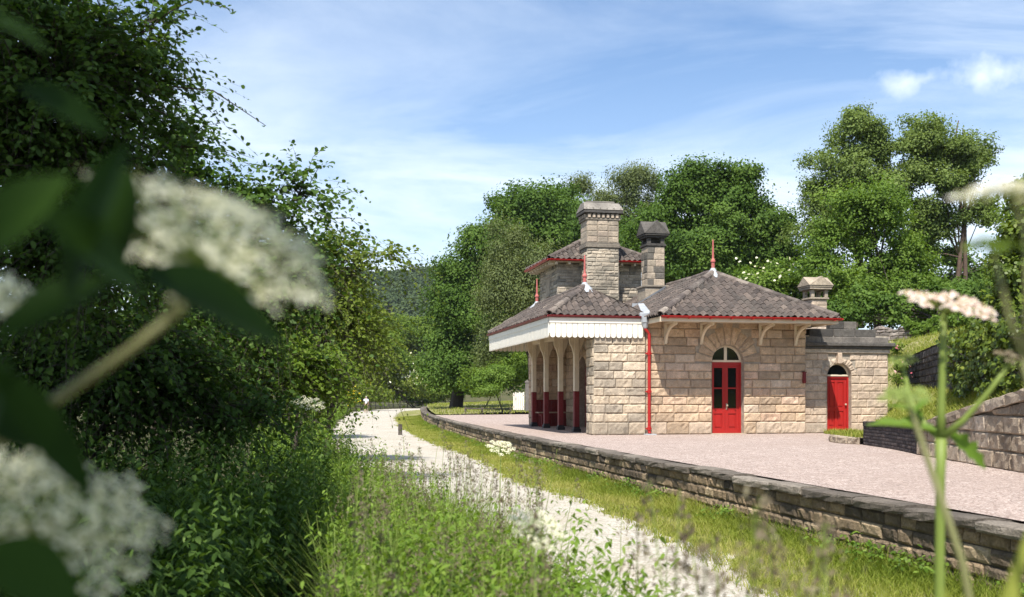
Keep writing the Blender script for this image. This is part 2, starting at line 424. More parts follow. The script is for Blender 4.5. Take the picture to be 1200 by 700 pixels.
def arch_hole(mb, fn, S, z0, z1, c, r, zs, zb, depth=.28, seg=18, t=.4):
    """wall skin with an arched opening, plus the reveal running inwards"""
    mb.face([fn(0, z0, 0), fn(c-r, z0, 0), fn(c-r, z1, 0), fn(0, z1, 0)], t)
    mb.face([fn(c+r, z0, 0), fn(S, z0, 0), fn(S, z1, 0), fn(c+r, z1, 0)], t)
    pts = [(c-r*math.cos(PI*k/seg), zs+r*math.sin(PI*k/seg)) for k in range(seg+1)]
    for (a, b), (a2, b2) in zip(pts, pts[1:]):
        mb.face([fn(a, b, 0), fn(a2, b2, 0), fn(a2, z1, 0), fn(a, z1, 0)], t)
    ring = [(c-r, zb)] + pts + [(c+r, zb)]
    for (a, b), (a2, b2) in zip(ring, ring[1:]):
        mb.face([fn(a, b, .03), fn(a2, b2, .03), fn(a2, b2, -depth), fn(a, b, -depth)], .6)

def voussoir(mb, fn, c, zs, r0, r1, n, depth, rng, key=None):
    for k in range(n):
        a0 = PI*k/n+.012; a1 = PI*(k+1)/n-.012
        ro = r1*(1.0 if k % 2 == 0 else .93)
        if key and k == n//2: ro = key
        t = rng.random()
        na = 4; nr = 4; rows = []
        for i in range(-1, na+2):
            row = []
            for j in range(-1, nr+2):
                ii = min(max(i, 0), na); jj = min(max(j, 0), nr)
                a = a0+(a1-a0)*ii/na; r = r0+(ro-r0)*jj/nr
                if i != ii or j != jj: d = -.012
                elif ii in (0, na) or jj in (0, nr): d = depth*.35
                else: d = depth+rng.gauss(0, .006)
                row.append(fn(c-r*math.cos(a), zs+r*math.sin(a), d))
            rows.append(row)
        mb.grid(rows, t)

# ---- main wing: front with the double door, left wall inside the loggia, right and rear walls
DC, DR, DZ = 4.09-1.57, .50, 2.12        # door centre (along the front), radius, springing
W = MB()
def g_main(a, b):
    return arch_gap(DC, DZ, DR)(a, b) if b < DZ+.03 else arch_gap(DC, DZ, 1.03)(a, b)
f = front(1.57, 0)
arch_hole(W, f, 5.0, 0, 3.3, DC, DR, DZ, 0)
wall = W.build('front_wall_core', MAT['mortar'], ST)
W = MB()
facing(W, f, 5.0, 0, 3.3, .25, (.42, .8), .047, .016, R, joint=.012, gaps=g_main, first=.36, hj=.06)
voussoir(W, f, DC, DZ, DR, 1.03, 11, .05, R, key=1.16)
W.build('front_wall', MAT['facade'], ST, label='rusticated buff stone wall with radiating arch stones over the double door')
# loggia back wall with arched doorway
W = MB(); lf = leftf(1.57, 9.0)
LC, LR_, LZ = 9.0-6.75, .5, 2.0
arch_hole(W, lf, 9.0, 0, 3.5, LC, LR_, LZ, 0, depth=.3)
W.build('loggia_wall_core', MAT['mortar'], ST)
W = MB()
facing(W, lf, 8.25, 0, 3.3, .25, (.42, .8), .04, .014, R, gaps=lambda a, b: arch_gap(LC, LZ, LR_)(a, b) if b < LZ+.03 else arch_gap(LC, LZ, .85)(a, b), hj=.06)
voussoir(W, lf, LC, LZ, LR_, .85, 9, .045, R)
W.build('loggia_wall', MAT['facade'], ST)
D = MB(); D.box((1.78, 6.25, 0), (1.84, 7.25, 2.5)); D.build('door', MAT['dkred'], ST, label='dark red arched door inside the loggia')
# other main wing walls, plain ashlar
W = MB()
facing(W, rightf(6.57, .02), 9.0, 0, 3.3, .272, (.5, .9), .04, .014, R)
facing(W, lambda s, z, d: (6.57-s, 9.4+d, z), 5.0, 0, 3.3, .272, (.5, .9), .04, .014, R)
W.build('side_wall', MAT['facade'], ST)
W = MB(); W.box((6.30, .02, 0), (6.565, 9.39, 3.3)); W.box((1.6, 9.2, 0), (6.29, 9.39, 3.3)); W.build('side_wall_core', MAT['mortar'], ST)

# ---- pier wall that closes the loggia towards the forecourt, and the far end wall
W = MB(); W.box((.03, .03, 0), (1.56, .74, 3.25)); W.build('pier_core', MAT['mortar'], ST)
W = MB(); W.box((.25, 9.03, 0), (1.56, 9.5, 3.4)); W.build('end_wall_core', MAT['mortar'], ST)
W = MB()
facing(W, front(0, 0.03), 1.56, 0, 3.2, .25, (.4, .75), .045, .013, R, joint=.012, first=.36, hj=.06)
facing(W, leftf(.03, .74), .71, 0, 3.2, .272, (.3, .5), .05, .018, R, first=.36, hj=.06)
facing(W, lambda s, z, d: (1.56-s, .74+d, z), 1.55, 0, 3.2, .272, (.4, .7), .04, .014, R)
W.build('pier_wall', MAT['pier'], ST, label='grey weathered stone end wall under the canopy')
W = MB()
facing(W, front(.22, 9.03), 1.34, .95, 3.3, .272, (.4, .75), .04, .014, R, hj=.06)
facing(W, leftf(.25, 9.5), .47, 0, 3.3, .272, (.3, .47), .04, .014, R)
facing(W, lambda s, z, d: (1.56-s, 9.5+d, z), 1.34, 0, 3.3, .272, (.4, .75), .04, .014, R)
W.build('end_wall', MAT['facade'], ST)
W = MB()
for i in range(9):
    W.box((.26+i*.144, 8.975, .06), (.26+i*.144+.138, 9.028, .93), .5, 0, .006)
W.box((.24, 8.95, .93), (1.56, 9.028, .985)); W.box((.24, 8.96, 0), (1.56, 9.028, .06))
W.build('dado_boarding', MAT['dkred'], ST)

# ---- double door with arched fanlight
DU = 1.57+DC
df = lambda s, z, d: (DU+s, .20-d, z)
D = MB()
D.box((DU-.5, .17, 0), (DU-.44, .26, 2.12)); D.box((DU+.44, .17, 0), (DU+.5, .26, 2.12)); D.box((DU-.44, .17, 2.03), (DU+.44, .26, 2.12))
for s in (-1, 1):
    x0, x1 = (DU-.437, DU-.003) if s < 0 else (DU+.003, DU+.437)
    D.box((x0, .19, .02), (x0+.085, .235, 2.028)); D.box((x1-.085, .19, .02), (x1, .235, 2.028))
    for a, b in ((.02, .16), (.60, .76), (1.33, 1.37), (1.95, 2.028)):
        D.box((x0+.086, .192, a), (x1-.086, .235, b))
door = D.build('door', MAT['red'], ST, label='red double door with tall dark glazed upper panes')
for s in (-1, 1):
    x0, x1 = (DU-.35, DU-.09) if s < 0 else (DU+.09, DU+.35)
    P = MB(); P.box((x0, .212, .161), (x1, .232, .599)); P.box((x0+.035, .196, .20), (x1-.035, .214, .56), .5, 0, .012)
    P.build('panel', MAT['red'], door)
    for a, b in ((.761, 1.329), (1.371, 1.949)):
        G = MB(); G.box((x0, .208, a), (x1, .216, b)); G.build('pane', MAT['glass'], door)
H = MB(); H.lathe([(0, 0), (.012, .002), (.012, .03), (.03, .04), (.034, .06), (.02, .078), (0, .082)], (0, 0, 0), 12)
H.v = [(DU+.045+x, .19-z, .84+y) for x, y, z in H.v]
H.box((DU+.025, .183, .72), (DU+.065, .191, .9)); H.build('handle', MAT['brass'], door)
def fanlight(cu, v, zs, r, mull, parent, w=.06):
    F = MB(); seg = 20
    for k in range(seg):
        a0, a1 = PI*k/seg, PI*(k+1)/seg
        q = [(cu-r*math.cos(a0), zs+r*math.sin(a0)), (cu-r*math.cos(a1), zs+r*math.sin(a1)),
             (cu-(r-w)*math.cos(a1), zs+(r-w)*math.sin(a1)), (cu-(r-w)*math.cos(a0), zs+(r-w)*math.sin(a0))]
        F.prism(q, 1, v, v+.06)
    F.box((cu-r+.002, v-.004, zs-.0), (cu+r-.002, v+.064, zs+w))
    if mull: F.box((cu-.045, v-.002, zs+w), (cu+.045, v+.058, zs+r-.02))
    fo = F.build('fanlight', MAT['cream'], parent)
    for s in ((-1, 1) if mull else (0,)):
        G = MB(); rr = r-w-.002
        a0, a1 = {-1: (0.0, PI/2), 1: (PI/2, PI), 0: (0.0, PI)}[s]
        poly = [(cu-rr*math.cos(a0+(a1-a0)*k/14), zs+w+.001+(rr-w)*math.sin(a0+(a1-a0)*k/14)) for k in range(15)]
        if s: poly = poly + [(cu, zs+w+.001)]
        G.prism(poly, 1, v+.025, v+.03); G.build('pane', MAT['glass'], fo)
fanlight(DU, .16, 2.122, .498, True, ST)
S_ = MB(); S_.box((DU-.55, -.12, -.02), (DU+.55, .28, .018), .8, 0, .006); S_.build('doorstep', MAT['pier'], ST)

# ---- annex with the single red door
AR = .2
DU2, R2, Z2 = 7.78, .40, 1.72
W = MB(); fa = front(6.60, AR)
arch_hole(W, fa, 2.81, 0, 2.95, DU2-6.60, R2, Z2, 0)
W.build('annex_core', MAT['mortar'], ST)
W = MB()
facing(W, fa, 2.81, 0, 2.42, .235, (.4, .75), .03, .010, R, gaps=lambda a, b: arch_gap(DU2-6.6, Z2, R2)(a, b) if b < Z2+.03 else arch_gap(DU2-6.6, Z2, .60)(a, b), hj=.05, first=.3)
voussoir(W, fa, DU2-6.6, Z2, R2, .60, 9, .035, R, key=.66)
facing(W, rightf(9.41, AR), 4.0, 0, 2.42, .235, (.4, .75), .03, .010, R)
facing(W, lambda s, z, d: (9.41-s, 4.2+d, z), 2.8, 0, 2.42, .235, (.4, .75), .03, .01, R)
W.box((DU2-.07, AR-.09, 2.10), (DU2+.07, AR, 2.42), .7, 0, .012)
W.build('annex_wall', MAT['annex'], ST)
W = MB(); W.box((9.15, AR+.01, 0), (9.405, 4.19, 2.9)); W.box((6.6, 4.0, 0), (9.14, 4.19, 2.9)); W.box((6.6, AR+.3, 2.6), (9.14, 3.99, 2.88)); W.build('annex_roof_slab', MAT['dkmortar'], ST)
W = MB(); W.box((6.58, AR-.07, 2.42), (9.46, AR+.3, 2.545), .9, 0, .01); W.box((9.17, AR+.302, 2.42), (9.46, 4.25, 2.545), .9, 0, .01); W.build('string_course', MAT['annex'], ST)
W = MB()
W.box((6.58, AR-.12, 2.547), (9.51, AR+.32, 2.62), .3, 0, .01); W.box((6.58, AR-.19, 2.622), (9.58, AR+.34, 2.74), .45, 0, .02)
W.box((9.16, AR+.342, 2.547), (9.55, 4.3, 2.74), .4, 0, .01)
x = 6.58
for l in (.62, .7, .55, .66, .37): W.box((x, AR-.03, 2.742), (min(x+l-.006, 9.43), AR+.3, 2.91), R.random(), 0, .012); x += l
W.box((9.17, AR+.302, 2.742), (9.43, 4.2, 2.90), .4, 0, .012)
x = 6.80
for l in (.8, .72, .7): W.box((x, AR-.01, 2.912), (x+l-.006, AR+.28, 3.15), R.random(), 0, .014); x += l
x = 7.5
for l in (.46, .42): W.box((x, AR, 3.152), (x+l-.006, AR+.27, 3.38), R.random(), 0, .014); x += l
W.build('parapet', MAT['soot'], ST, label='black weathered stepped parapet over the annex')
D = MB(); v0 = AR+.17
D.box((DU2-.40, v0-.03, .06), (DU2-.345, v0+.06, Z2)); D.box((DU2+.345, v0-.03, .06), (DU2+.40, v0+.06, Z2)); D.box((DU2-.345, v0-.03, Z2-.06), (DU2+.345, v0+.06, Z2))
for x in (-.343, -.045, .253): D.box((DU2+x, v0, .07), (DU2+x+.09, v0+.045, Z2-.062))
for a, b in ((.07, .20), (.66, .78), (1.54, Z2-.062)):
    D.box((DU2-.252, v0+.002, a), (DU2-.046, v0+.045, b)); D.box((DU2+.046, v0+.002, a), (DU2+.252, v0+.045, b))
ad = D.build('door', MAT['red'], ST, label='narrow red panelled door under a small fanlight')
for s in (-1, 1):
    x0, x1 = (DU2-.252, DU2-.046) if s < 0 else (DU2+.046, DU2+.252)
    for a, b in ((.20, .66), (.78, 1.54)):
        P = MB(); P.box((x0, v0+.022, a), (x1, v0+.04, b)); P.box((x0+.03, v0+.006, a+.03), (x1-.03, v0+.024, b-.03), .5, 0, .01); P.build('panel', MAT['red'], ad)
H = MB(); H.lathe([(0, 0), (.012, .002), (.012, .03), (.03, .04), (.03, .06), (0, .075)], (0, 0, 0), 12)
H.v = [(DU2+.30+x, v0-z, .86+y) for x, y, z in H.v]; H.build('handle', MAT['brass'], ad)
fanlight(DU2, AR+.12, Z2+.002, .398, False, ST, .05)
S_ = MB(); S_.box((DU2-.5, AR-.22, -.02), (DU2+.5, AR+.25, .055), .8, 0, .01); S_.build('doorstep', MAT['annex'], ST)

# ---- roofs of corrugated pantiles
def roof_plane(mb, A, B, tops, tw=.205, th=.27, rng=R, ov=.0):
    """A, B: eave ends (left, right seen from outside); tops: other corners from B's side to A's side"""
    A = np.array(A, float); B = np.array(B, float); tops = [np.array(t, float) for t in tops]
    s = nrm(B-A); nn = nrm(np.cross(B-A, tops[-1]-A)); t = np.cross(nn, s)
    poly = [A-t*.06, B-t*.06] + tops
    q = np.array([((p-A)@s, (p-A)@t) for p in poly])
    smin, smax, tmax = q[:, 0].min(), q[:, 0].max(), q[:, 1].max()
    prof = [0, .014, .046, .070, .066, .036, .004]
    def inside_span(tv):
        xs = []
        for (a, b) in zip(q, np.roll(q, -1, 0)):
            if (a[1]-tv)*(b[1]-tv) <= 0 and abs(a[1]-b[1]) > 1e-6:
                xs.append(a[0]+(b[0]-a[0])*(tv-a[1])/(b[1]-a[1]))
        return (min(xs), max(xs)) if len(xs) > 1 else None
    rows = int(math.ceil((tmax+.06)/th))
    for r in range(rows):
        t0 = -.06+r*th; t1 = min(t0+th+.05, tmax)
        sp0 = inside_span(min(max(t0, -.055), tmax-.01)); sp1 = inside_span(min(max(t1, -.05), tmax-.002))
        if not sp0 or not sp1: continue
        c0 = int(math.floor((sp0[0]-smin)/tw))-1; c1 = int(math.ceil((sp0[1]-smin)/tw))+1
        for c in range(c0, c1):
            x0 = smin+c*tw; j = rng.gauss(0, .006); sk = rng.gauss(0, .012); jt = rng.gauss(0, .012)
            lo, up = [], []
            for k, h in enumerate(prof):
                xx = x0+tw*k/(len(prof)-1)*1.04
                xa = min(max(xx, sp0[0]), sp0[1]); xb = min(max(xx+sk*.4, sp1[0]), sp1[1])
                lo.append(A+s*xa+t*(t0+jt)+nn*(h+.022+j)); up.append(A+s*xb+t*t1+nn*(h+.004))
            if np.linalg.norm(lo[-1]-lo[0]) < .02 and np.linalg.norm(up[-1]-up[0]) < .02: continue
            lip = [p-nn*.022 for p in lo]
            tn = min(1, max(0, rng.gauss(.42, .15)))
            if rng.random() < .015: tn = rng.uniform(.8, 1)
            mb.grid([lip, lo, up], tn)
    mb.face(poly_under(poly, nn), .2)
def poly_under(poly, nn): return [p-nn*.012 for p in poly]
def ridge_tiles(mb, a, b, rng=R, r=.115):
    a = np.array(a, float); b = np.array(b, float); L = np.linalg.norm(b-a); n = max(1, int(L/.38)); d = (b-a)/L
    side = nrm(np.cross(d, (0, 0, 1))); up = np.cross(side, d)
    for i in range(n):
        p0 = a+d*L*i/n; p1 = a+d*(L*(i+1)/n+.03); j = rng.gauss(0, .008)
        r0 = r*1.04; r1 = r*.96
        rows = [[p+up*(rr*math.sin(x)*.9-.02+j)+side*rr*math.cos(x) for x in np.linspace(-.25, PI+.25, 8)] for p, rr in ((p0, r0*.75), (p0, r0), (p1, r1))]
        mb.grid(rows, min(1, max(0, rng.gauss(.45, .25))))
EZ, RZ = 3.36, 4.90
m0, m1, mf, mb_ = 1.55, 6.97, -1.22, 9.6
mr, ra, rb = 4.26, 1.5, 7.0
T = MB()
roof_plane(T, (m0, mf, EZ), (m1, mf, EZ), [(mr, ra, RZ)])
roof_plane(T, (m0, mb_, EZ), (m0, mf, EZ), [(mr, ra, RZ), (mr, rb, RZ)])
roof_plane(T, (m1, mf, EZ), (m1, mb_, EZ), [(mr, rb, RZ), (mr, ra, RZ)])
roof_plane(T, (m1, mb_, EZ), (m0, mb_, EZ), [(mr, rb, RZ)])
roof = T.build('main_roof', MAT['tile'], ST, label='hipped roof of dark wavy pantiles over the main wing')
T = MB()
for p in ((m0, mf, EZ), (m1, mf, EZ)): ridge_tiles(T, np.array(p)+(0, 0, .05), (mr, ra, RZ+.05))
ridge_tiles(T, (mr, ra, RZ+.05), (mr, rb, RZ+.05))
for p in ((m0, mb_, EZ), (m1, mb_, EZ)): ridge_tiles(T, np.array(p)+(0, 0, .05), (mr, rb, RZ+.05))
T.build('ridge_capping', MAT['ridge'], roof)
CZ, CR = 3.42, 4.36
c0, c1, cf, cb, cm = -1.33, 1.62, -.06, 9.25, .13
T = MB()
roof_plane(T, (c0, cf, CZ), (c1, cf, CZ), [(cm, 1.42, CR)])
roof_plane(T, (c0, cb, CZ), (c0, cf, CZ), [(cm, 1.42, CR), (cm, 7.75, CR)])
roof_plane(T, (c1, cf, CZ), (c1+.4, cb, CZ-.12), [(cm, 7.75, CR), (cm, 1.42, CR)])
roof_plane(T, (c1, cb, CZ), (c0, cb, CZ), [(cm, 7.75, CR)])
croof = T.build('canopy_roof', MAT['tile'], ST, label='hipped pantile roof over the platform canopy')
T = MB()
for p, q in (((c0, cf, CZ), (cm, 1.42, CR)), ((cm, 1.42, CR), (cm, 7.75, CR)), ((c0, cb, CZ), (cm, 7.75, CR))):
    ridge_tiles(T, np.array(p)+(0, 0, .05), np.array(q)+(0, 0, .05))
T.build('ridge_capping', MAT['ridge'], croof)
# lead caps and red spike finials
def finial(u, v, z, h, mat, name='finial'):
    F = MB()
    F.lathe([(.055, 0), (.055, h*.28), (.075, h*.30), (.075, h*.34), (.04, h*.40), (.034, h*.42), (.022, h*.95), (0, h)], (u, v, z), 10)
    fo = F.build(name, mat, ST)
    L = MB(); L.lathe([(.34, -.2), (.20, -.04), (.10, .05), (.065, .12), (.05, .12)], (u, v, z), 12); L.build('lead_cap', MAT['lead'], fo)
finial(mr, ra, RZ+.05, 1.02, MAT['fadred']); finial(cm, 1.42, CR+.05, .95, MAT['fadred']); finial(cm, 7.75, CR+.05, .95, MAT['fadred'])
# lead valley and hopper gutter
L = MB(); L.face([(1.42, -.08, 3.50), (1.72, -.08, 3.49), (2.05, 1.6, 3.95), (1.9, 1.7, 3.95)]); L.box((1.34, -.17, 3.36), (1.62, -.03, 3.52), .5, 0, .02)
L.build('lead_valley', MAT['lead'], ST)

# ---- gutters, soffits, fascias
def half_gutter(mb, a, b, r=.065):
    a = np.array(a, float); b = np.array(b, float); d = nrm(b-a); side = nrm(np.cross(d, (0, 0, 1)))
    rows = []
    for p in (a, b):
        ring = [p+side*r*math.cos(x)+np.array((0, 0, 1))*r*math.sin(x) for x in np.linspace(PI, 2*PI, 9)]
        ring += [p+side*(r-.008)*math.cos(x)+np.array((0, 0, 1))*(r-.008)*math.sin(x) for x in np.linspace(2*PI, PI, 9)]
        rows.append(ring+[ring[0]])
    mb.grid(rows)
G = MB()
half_gutter(G, (m0+.03, mf-.05, EZ-.005), (m1+.05, mf-.05, EZ-.005)); half_gutter(G, (m1+.06, mf-.08, EZ-.005), (m1+.06, mb_, EZ-.005))
for i in range(9):
    u = m0+.2+i*.63; G.box((u, mf-.125, EZ-.085), (u+.035, mf+.02, EZ-.06))
G.build('gutter', MAT['red'], ST)
G = MB()
half_gutter(G, (c0-.06, cf-.06, CZ-.005), (c1-.25, cf-.06, CZ-.005)); half_gutter(G, (c0-.055, cb, CZ-.005), (c0-.055, cf-.09, CZ-.005))
G.build('canopy_gutter', MAT['dkred'], ST)
F = MB()
F.box((m0+.06, mf+.02, EZ-.16), (m1-.03, mf+.06, EZ-.03)); F.box((m0+.02, mf+.02, EZ-.17), (m0+.058, -.01, EZ-.03)); F.box((m1-.028, mf+.02, EZ-.16), (m1+.01, 9.4, EZ-.03))
F.box((m0+.06, mf+.061, EZ-.10), (m1-.03, -.01, EZ-.075)); F.box((6.6, -.005, EZ-.10), (m1-.03, 9.4, EZ-.075))
F.build('soffit', MAT['cream'], ST)
F = MB(); F.box((c0+.06, .06, CZ-.14), (1.5, 9.1, CZ-.11)); F.build('canopy_ceiling', MAT['cream'], ST)

# ---- scalloped white valance boards
V = MB()
def scallop_front(u0, u1, v, zt, zb, th, w, axis):
    n = int(round((u1-u0)/w)); w = (u1-u0)/n
    for i in range(n):
        a = u0+i*w+.009; b = u0+(i+1)*w-.009; r = (b-a)/2; c = (a+b)/2
        poly = [(a, zt), (a, zb+r*.8)] + [(c-r*math.cos(PI*k/6), zb+r*.8-r*.8*math.sin(PI*k/6)) for k in range(1, 6)] + [(b, zb+r*.8), (b, zt)]
        V.prism(poly, axis, v+R.uniform(-.003, .003), v+th, R.random())
scallop_front(c0+.02, 1.46, cf-.02, 3.24, 2.78, .025, .166, 1)
scallop_front(cf-.0, cb-.05, c0-.02, 3.24, 2.78, .025, .166, 0)
scallop_front(c0+.02, .3, cb-.04, 3.24, 2.78, .025, .166, 1)
V.box((c0+.0, cf-.035, 3.20), (1.46, cf+.03, 3.345)); V.box((c0-.035, cf+.032, 3.20), (c0+.03, cb-.02, 3.345)); V.box((c0+.0, cb-.06, 3.20), (.3, cb-.018, 3.345))
V.box((c0+.012, cf+.006, 2.90), (1.46, cf+.022, 3.2)); V.box((c0+.006, cf+.03, 2.90), (c0+.022, cb-.06, 3.2))
V.build('valance', MAT['white'], ST, label='white valance of scalloped vertical boards')

# ---- square timber columns, cream above and dark red below
for v in (2.71, 4.68, 6.70, 8.62):
    u = .22; h = .085
    K = MB()
    K.box((u-h, v-h, .12), (u+h, v+h, 1.27), .5, 0, .014)
    col = K.build('column', MAT['dkred'], ST)
    K = MB(); K.box((u-h+.004, v-h+.004, 1.27), (u+h-.004, v+h-.004, 3.28), .5, 0, .014)
    K.build('upper_shaft', MAT['cream'], col)
    K = MB(); K.box((u-.125, v-.125, 0), (u+.125, v+.125, .10), .5, 0, .012); K.box((u-.1, v-.1, .1), (u+.1, v+.1, .16), .5, 0, .012); K.build('base_block', MAT['black'], col)
    for s in (-1, 1):
        K = MB()
        pts = [(h, 2.40), (h+.025, 2.52), (h+.07, 2.66), (h+.13, 2.76), (h+.15, 2.90), (h+.15, 3.27), (h, 3.27)]
        K.prism([(u+s*a, z) for a, z in pts], 1, v-.045, v+.045); K.build('bracket', MAT['cream'], col)
Bm = MB(); Bm.box((.14, .8, 3.0), (.30, 8.95, 3.275), .5, 0, .01); Bm.build('canopy_beam', MAT['cream'], ST)

# ---- curved timber brackets under the wide eave
for u in (2.14, 3.24, 5.09, 6.22):
    K = MB(); w = .04
    K.box((u-w, -.085, 2.62), (u+w, -.047, EZ-.105), .5, 0, .008); K.box((u-w, -1.0, EZ-.165), (u+w, -.09, EZ-.103), .5, 0, .008)
    n = 10; rows = []
    arc = [(-.085-.80*(1-math.cos(PI/2*k/n)), 2.66+.50*math.sin(PI/2*k/n)) for k in range(n+1)]
    for (y0, z0), (y1, z1) in zip(arc, arc[1:]):
        d = nrm((y1-y0, z1-z0)); nn2 = (-d[1]*.035, d[0]*.035)
        K.prism([(y0-nn2[0], z0-nn2[1]), (y1-nn2[0], z1-nn2[1]), (y1+nn2[0], z1+nn2[1]), (y0+nn2[0], z0+nn2[1])], 0, u-w+.004, u+w-.004)
    K.lathe([(0, -.07), (.03, -.05), (.03, 0)], (u, -.97, EZ-.165), 8)
    K.build('eave_bracket', MAT['cream'], ST)

# ---- red downpipe and lead hopper
K = MB(); px = 1.62
K.tube([(1.50, -.12, 3.12), (1.50, -.13, 3.05), (px, -.13, 2.90), (px, -.13, .10), (px, -.2, .03)], .045, 10)
for z in (.18, 1.25, 2.35): K.lathe([(.045, -.06), (.058, -.05), (.058, .05), (.045, .06)], (px, -.13, z), 10); K.box((px-.09, -.09, z-.02), (px+.09, -.04, z+.02))
dp = K.build('downpipe', MAT['red'], ST)
K = MB(); K.lathe([(.045, -.02), (.06, 0), (.10, .14), (.12, .16), (.12, .30), (.105, .30), (.09, .16)], (1.50, -.13, 3.08), 8); K.build('hopper', MAT['lead'], dp)
K = MB(); K.box((px-.16, -.34, -.02), (px+.16, -.10, .03), .4, 0, .01); K.build('gully_block', MAT['lead'], dp)
K = MB(); K.box((6.45, -.14, 1.50), (6.53, -.03, 1.82), .5, 0, .01); K.box((6.44, -.155, 1.815), (6.54, -.03, 1.84)); K.build('wall_box', MAT['dkred'], ST, label='small dark red box fixed at the corner of the main wing')

# ---- tower behind, with low pyramid roof
t0u, t1u, t0v, t1v = .90, 4.10, 7.8, 10.6
W = MB(); W.box((t0u+.03, t0v+.03, 3.0), (t1u-.03, t1v-.03, 5.95)); W.box((t0u+.05, t0v+1.7, 0), (t1u-.05, t1v-.05, 2.99)); W.build('tower_core', MAT['mortar'], ST)
W = MB()
wg = lambda a, b: [(t1v-9.62, t1v-8.98)] if b > 4.9 and a < 5.62 else []
tw_t = lambda r_, g_: min(1, max(0, g_.gauss(.6, .2)))
facing(W, front(t0u, t0v+.03), t1u-t0u, 3.2, 5.95, .125, (.22, .55), .03, .012, R, cell=.1, hj=.25, tint=tw_t)
facing(W, leftf(t0u+.03, t1v), t1v-t0v, 3.2, 5.95, .125, (.22, .55), .03, .012, R, cell=.1, hj=.25, gaps=wg, tint=tw_t)
facing(W, rightf(t1u-.03, t0v), t1v-t0v, 3.2, 5.95, .125, (.22, .55), .03, .012, R, cell=.1, hj=.25)
facing(W, lambda s, z, d: (t1u-s, t1v-.03+d, z), t1u-t0u, 0, 5.95, .16, (.25, .55), .03, .012, R, cell=.1, hj=.25)
W.build('tower_wall', MAT['tower'], ST, label='upper tower wall of thin sooty stone courses')
W = MB(); W.box((t0u+.012, 9.0, 4.9), (t0u+.028, 9.6, 5.6)); wn = W.build('window', MAT['ashlar'], ST, label='small blocked window in the tower side')
W = MB(); W.box((t0u-.03, 8.98, 4.84), (t0u+.03, 9.62, 4.9)); W.build('sill', MAT['ashlar'], wn)
W = MB(); W.box((t0u-.02, 8.985, 5.56), (t0u+.03, 9.615, 5.62)); W.build('lintel', MAT['ashlar'], wn)
TZ, o = 6.04, .42
a0, a1, b0, b1 = t0u-o, t1u+o, t0v-o, t1v+o; tc = ((a0+a1)/2, (b0+b1)/2, TZ+1.08)
T = MB()
roof_plane(T, (a0, b0, TZ), (a1, b0, TZ), [tc]); roof_plane(T, (a0, b1, TZ), (a0, b0, TZ), [tc]); roof_plane(T, (a1, b0, TZ), (a1, b1, TZ), [tc]); roof_plane(T, (a1, b1, TZ), (a0, b1, TZ), [tc])
tr = T.build('tower_roof', MAT['tile'], ST)
T = MB()
for p in ((a0, b0, TZ), (a1, b0, TZ), (a0, b1, TZ), (a1, b1, TZ)): ridge_tiles(T, np.array(p)+(0, 0, .05), np.array(tc)+(0, 0, .05), r=.1)
T.build('ridge_capping', MAT['ridge'], tr)
G = MB(); half_gutter(G, (a0-.05, b0-.05, TZ-.01), (a1+.05, b0-.05, TZ-.01)); half_gutter(G, (a0-.05, b1, TZ-.01), (a0-.05, b0-.08, TZ-.01)); half_gutter(G, (a1+.05, b0-.08, TZ-.01), (a1+.05, b1, TZ-.01)); G.build('tower_gutter', MAT['red'], ST)
F = MB(); F.box((a0+.04, b0+.04, TZ-.075), (a1-.04, b1-.04, TZ-.05))
F.build('tower_soffit', MAT['cream'], ST)
for i in range(8):
    u = a0+.3+i*(a1-a0-.6)/7; v = b0+.3+i*(b1-b0-.6)/7
    for lo, hi in (((u-.04, b0+.06, TZ-.17), (u+.04, t0v-.02, TZ-.078)), ((a0+.06, v-.04, TZ-.17), (t0u-.02, v+.04, TZ-.078)), ((t1u+.02, v-.04, TZ-.17), (a1-.06, v+.04, TZ-.078))):
        F = MB(); F.box(lo, hi); F.build('rafter_tail', MAT['cream'], ST)

# ---- big stepped chimney in front of the tower
def chimney_faces(mb, u0, u1, v0, v1, z0, z1, ch, lr, rng, dep=.02, rough=.008, hj=.1, cell=.12, tint=None):
    facing(mb, front(u0, v0), u1-u0, z0, z1, ch, lr, dep, rough, rng, cell=cell, hj=hj, tint=tint)
    facing(mb, leftf(u0, v1), v1-v0, z0, z1, ch, lr, dep, rough, rng, cell=cell, hj=hj, tint=tint)
    facing(mb, rightf(u1, v0), v1-v0, z0, z1, ch, lr, dep, rough, rng, cell=cell, hj=hj, tint=tint)
    facing(mb, lambda s, z, d: (u1-s, v1+d, z), u1-u0, z0, z1, ch, lr, dep, rough, rng, cell=cell, hj=hj, tint=tint)
q0, q1, w0, w1 = 1.78, 2.95, 6.97, 7.79
W = MB(); chimney_faces(W, q0, q1, w0, w1, 3.6, 6.42, .125, (.2, .5), R, .025, .01, .25, tint=tw_t)
ck = W.build('chimney', MAT['tower'], ST, label='tall broad chimney with three flues and a corniced stone cap')
W = MB(); W.box((q0, w0, 3.6), (q1, w1, 7.75)); W.build('core', MAT['mortar'], ck)
W = MB(); W.box((q0-.06, w0-.06, 6.42), (q1+.06, w1+.06, 6.55), .15, 0, .015); W.box((q0-.035, w0-.035, 6.551), (q1+.035, w1+.035, 6.61), .1, 0, .01)
W.build('band', MAT['ashlar'], ck)
W = MB(); W.box((q0-.06, w0-.06, 7.40), (q1+.06, w1+.06, 7.47), .15, 0, .012); W.build('band', MAT['ashlar'], ck)
W = MB()
for k in range(3):
    u0 = q0+.0+k*(q1-q0)/3
    chimney_faces(W, u0+.012, u0+(q1-q0)/3-.012, w0-.02, w1+.02, 6.61, 7.40, .2, (.4, .5), R, .02, .003, .05, tint=lambda r_, g_: g_.uniform(.3, 1))
W.build('flue_shafts', MAT['ashlar'], ck)
W = MB()
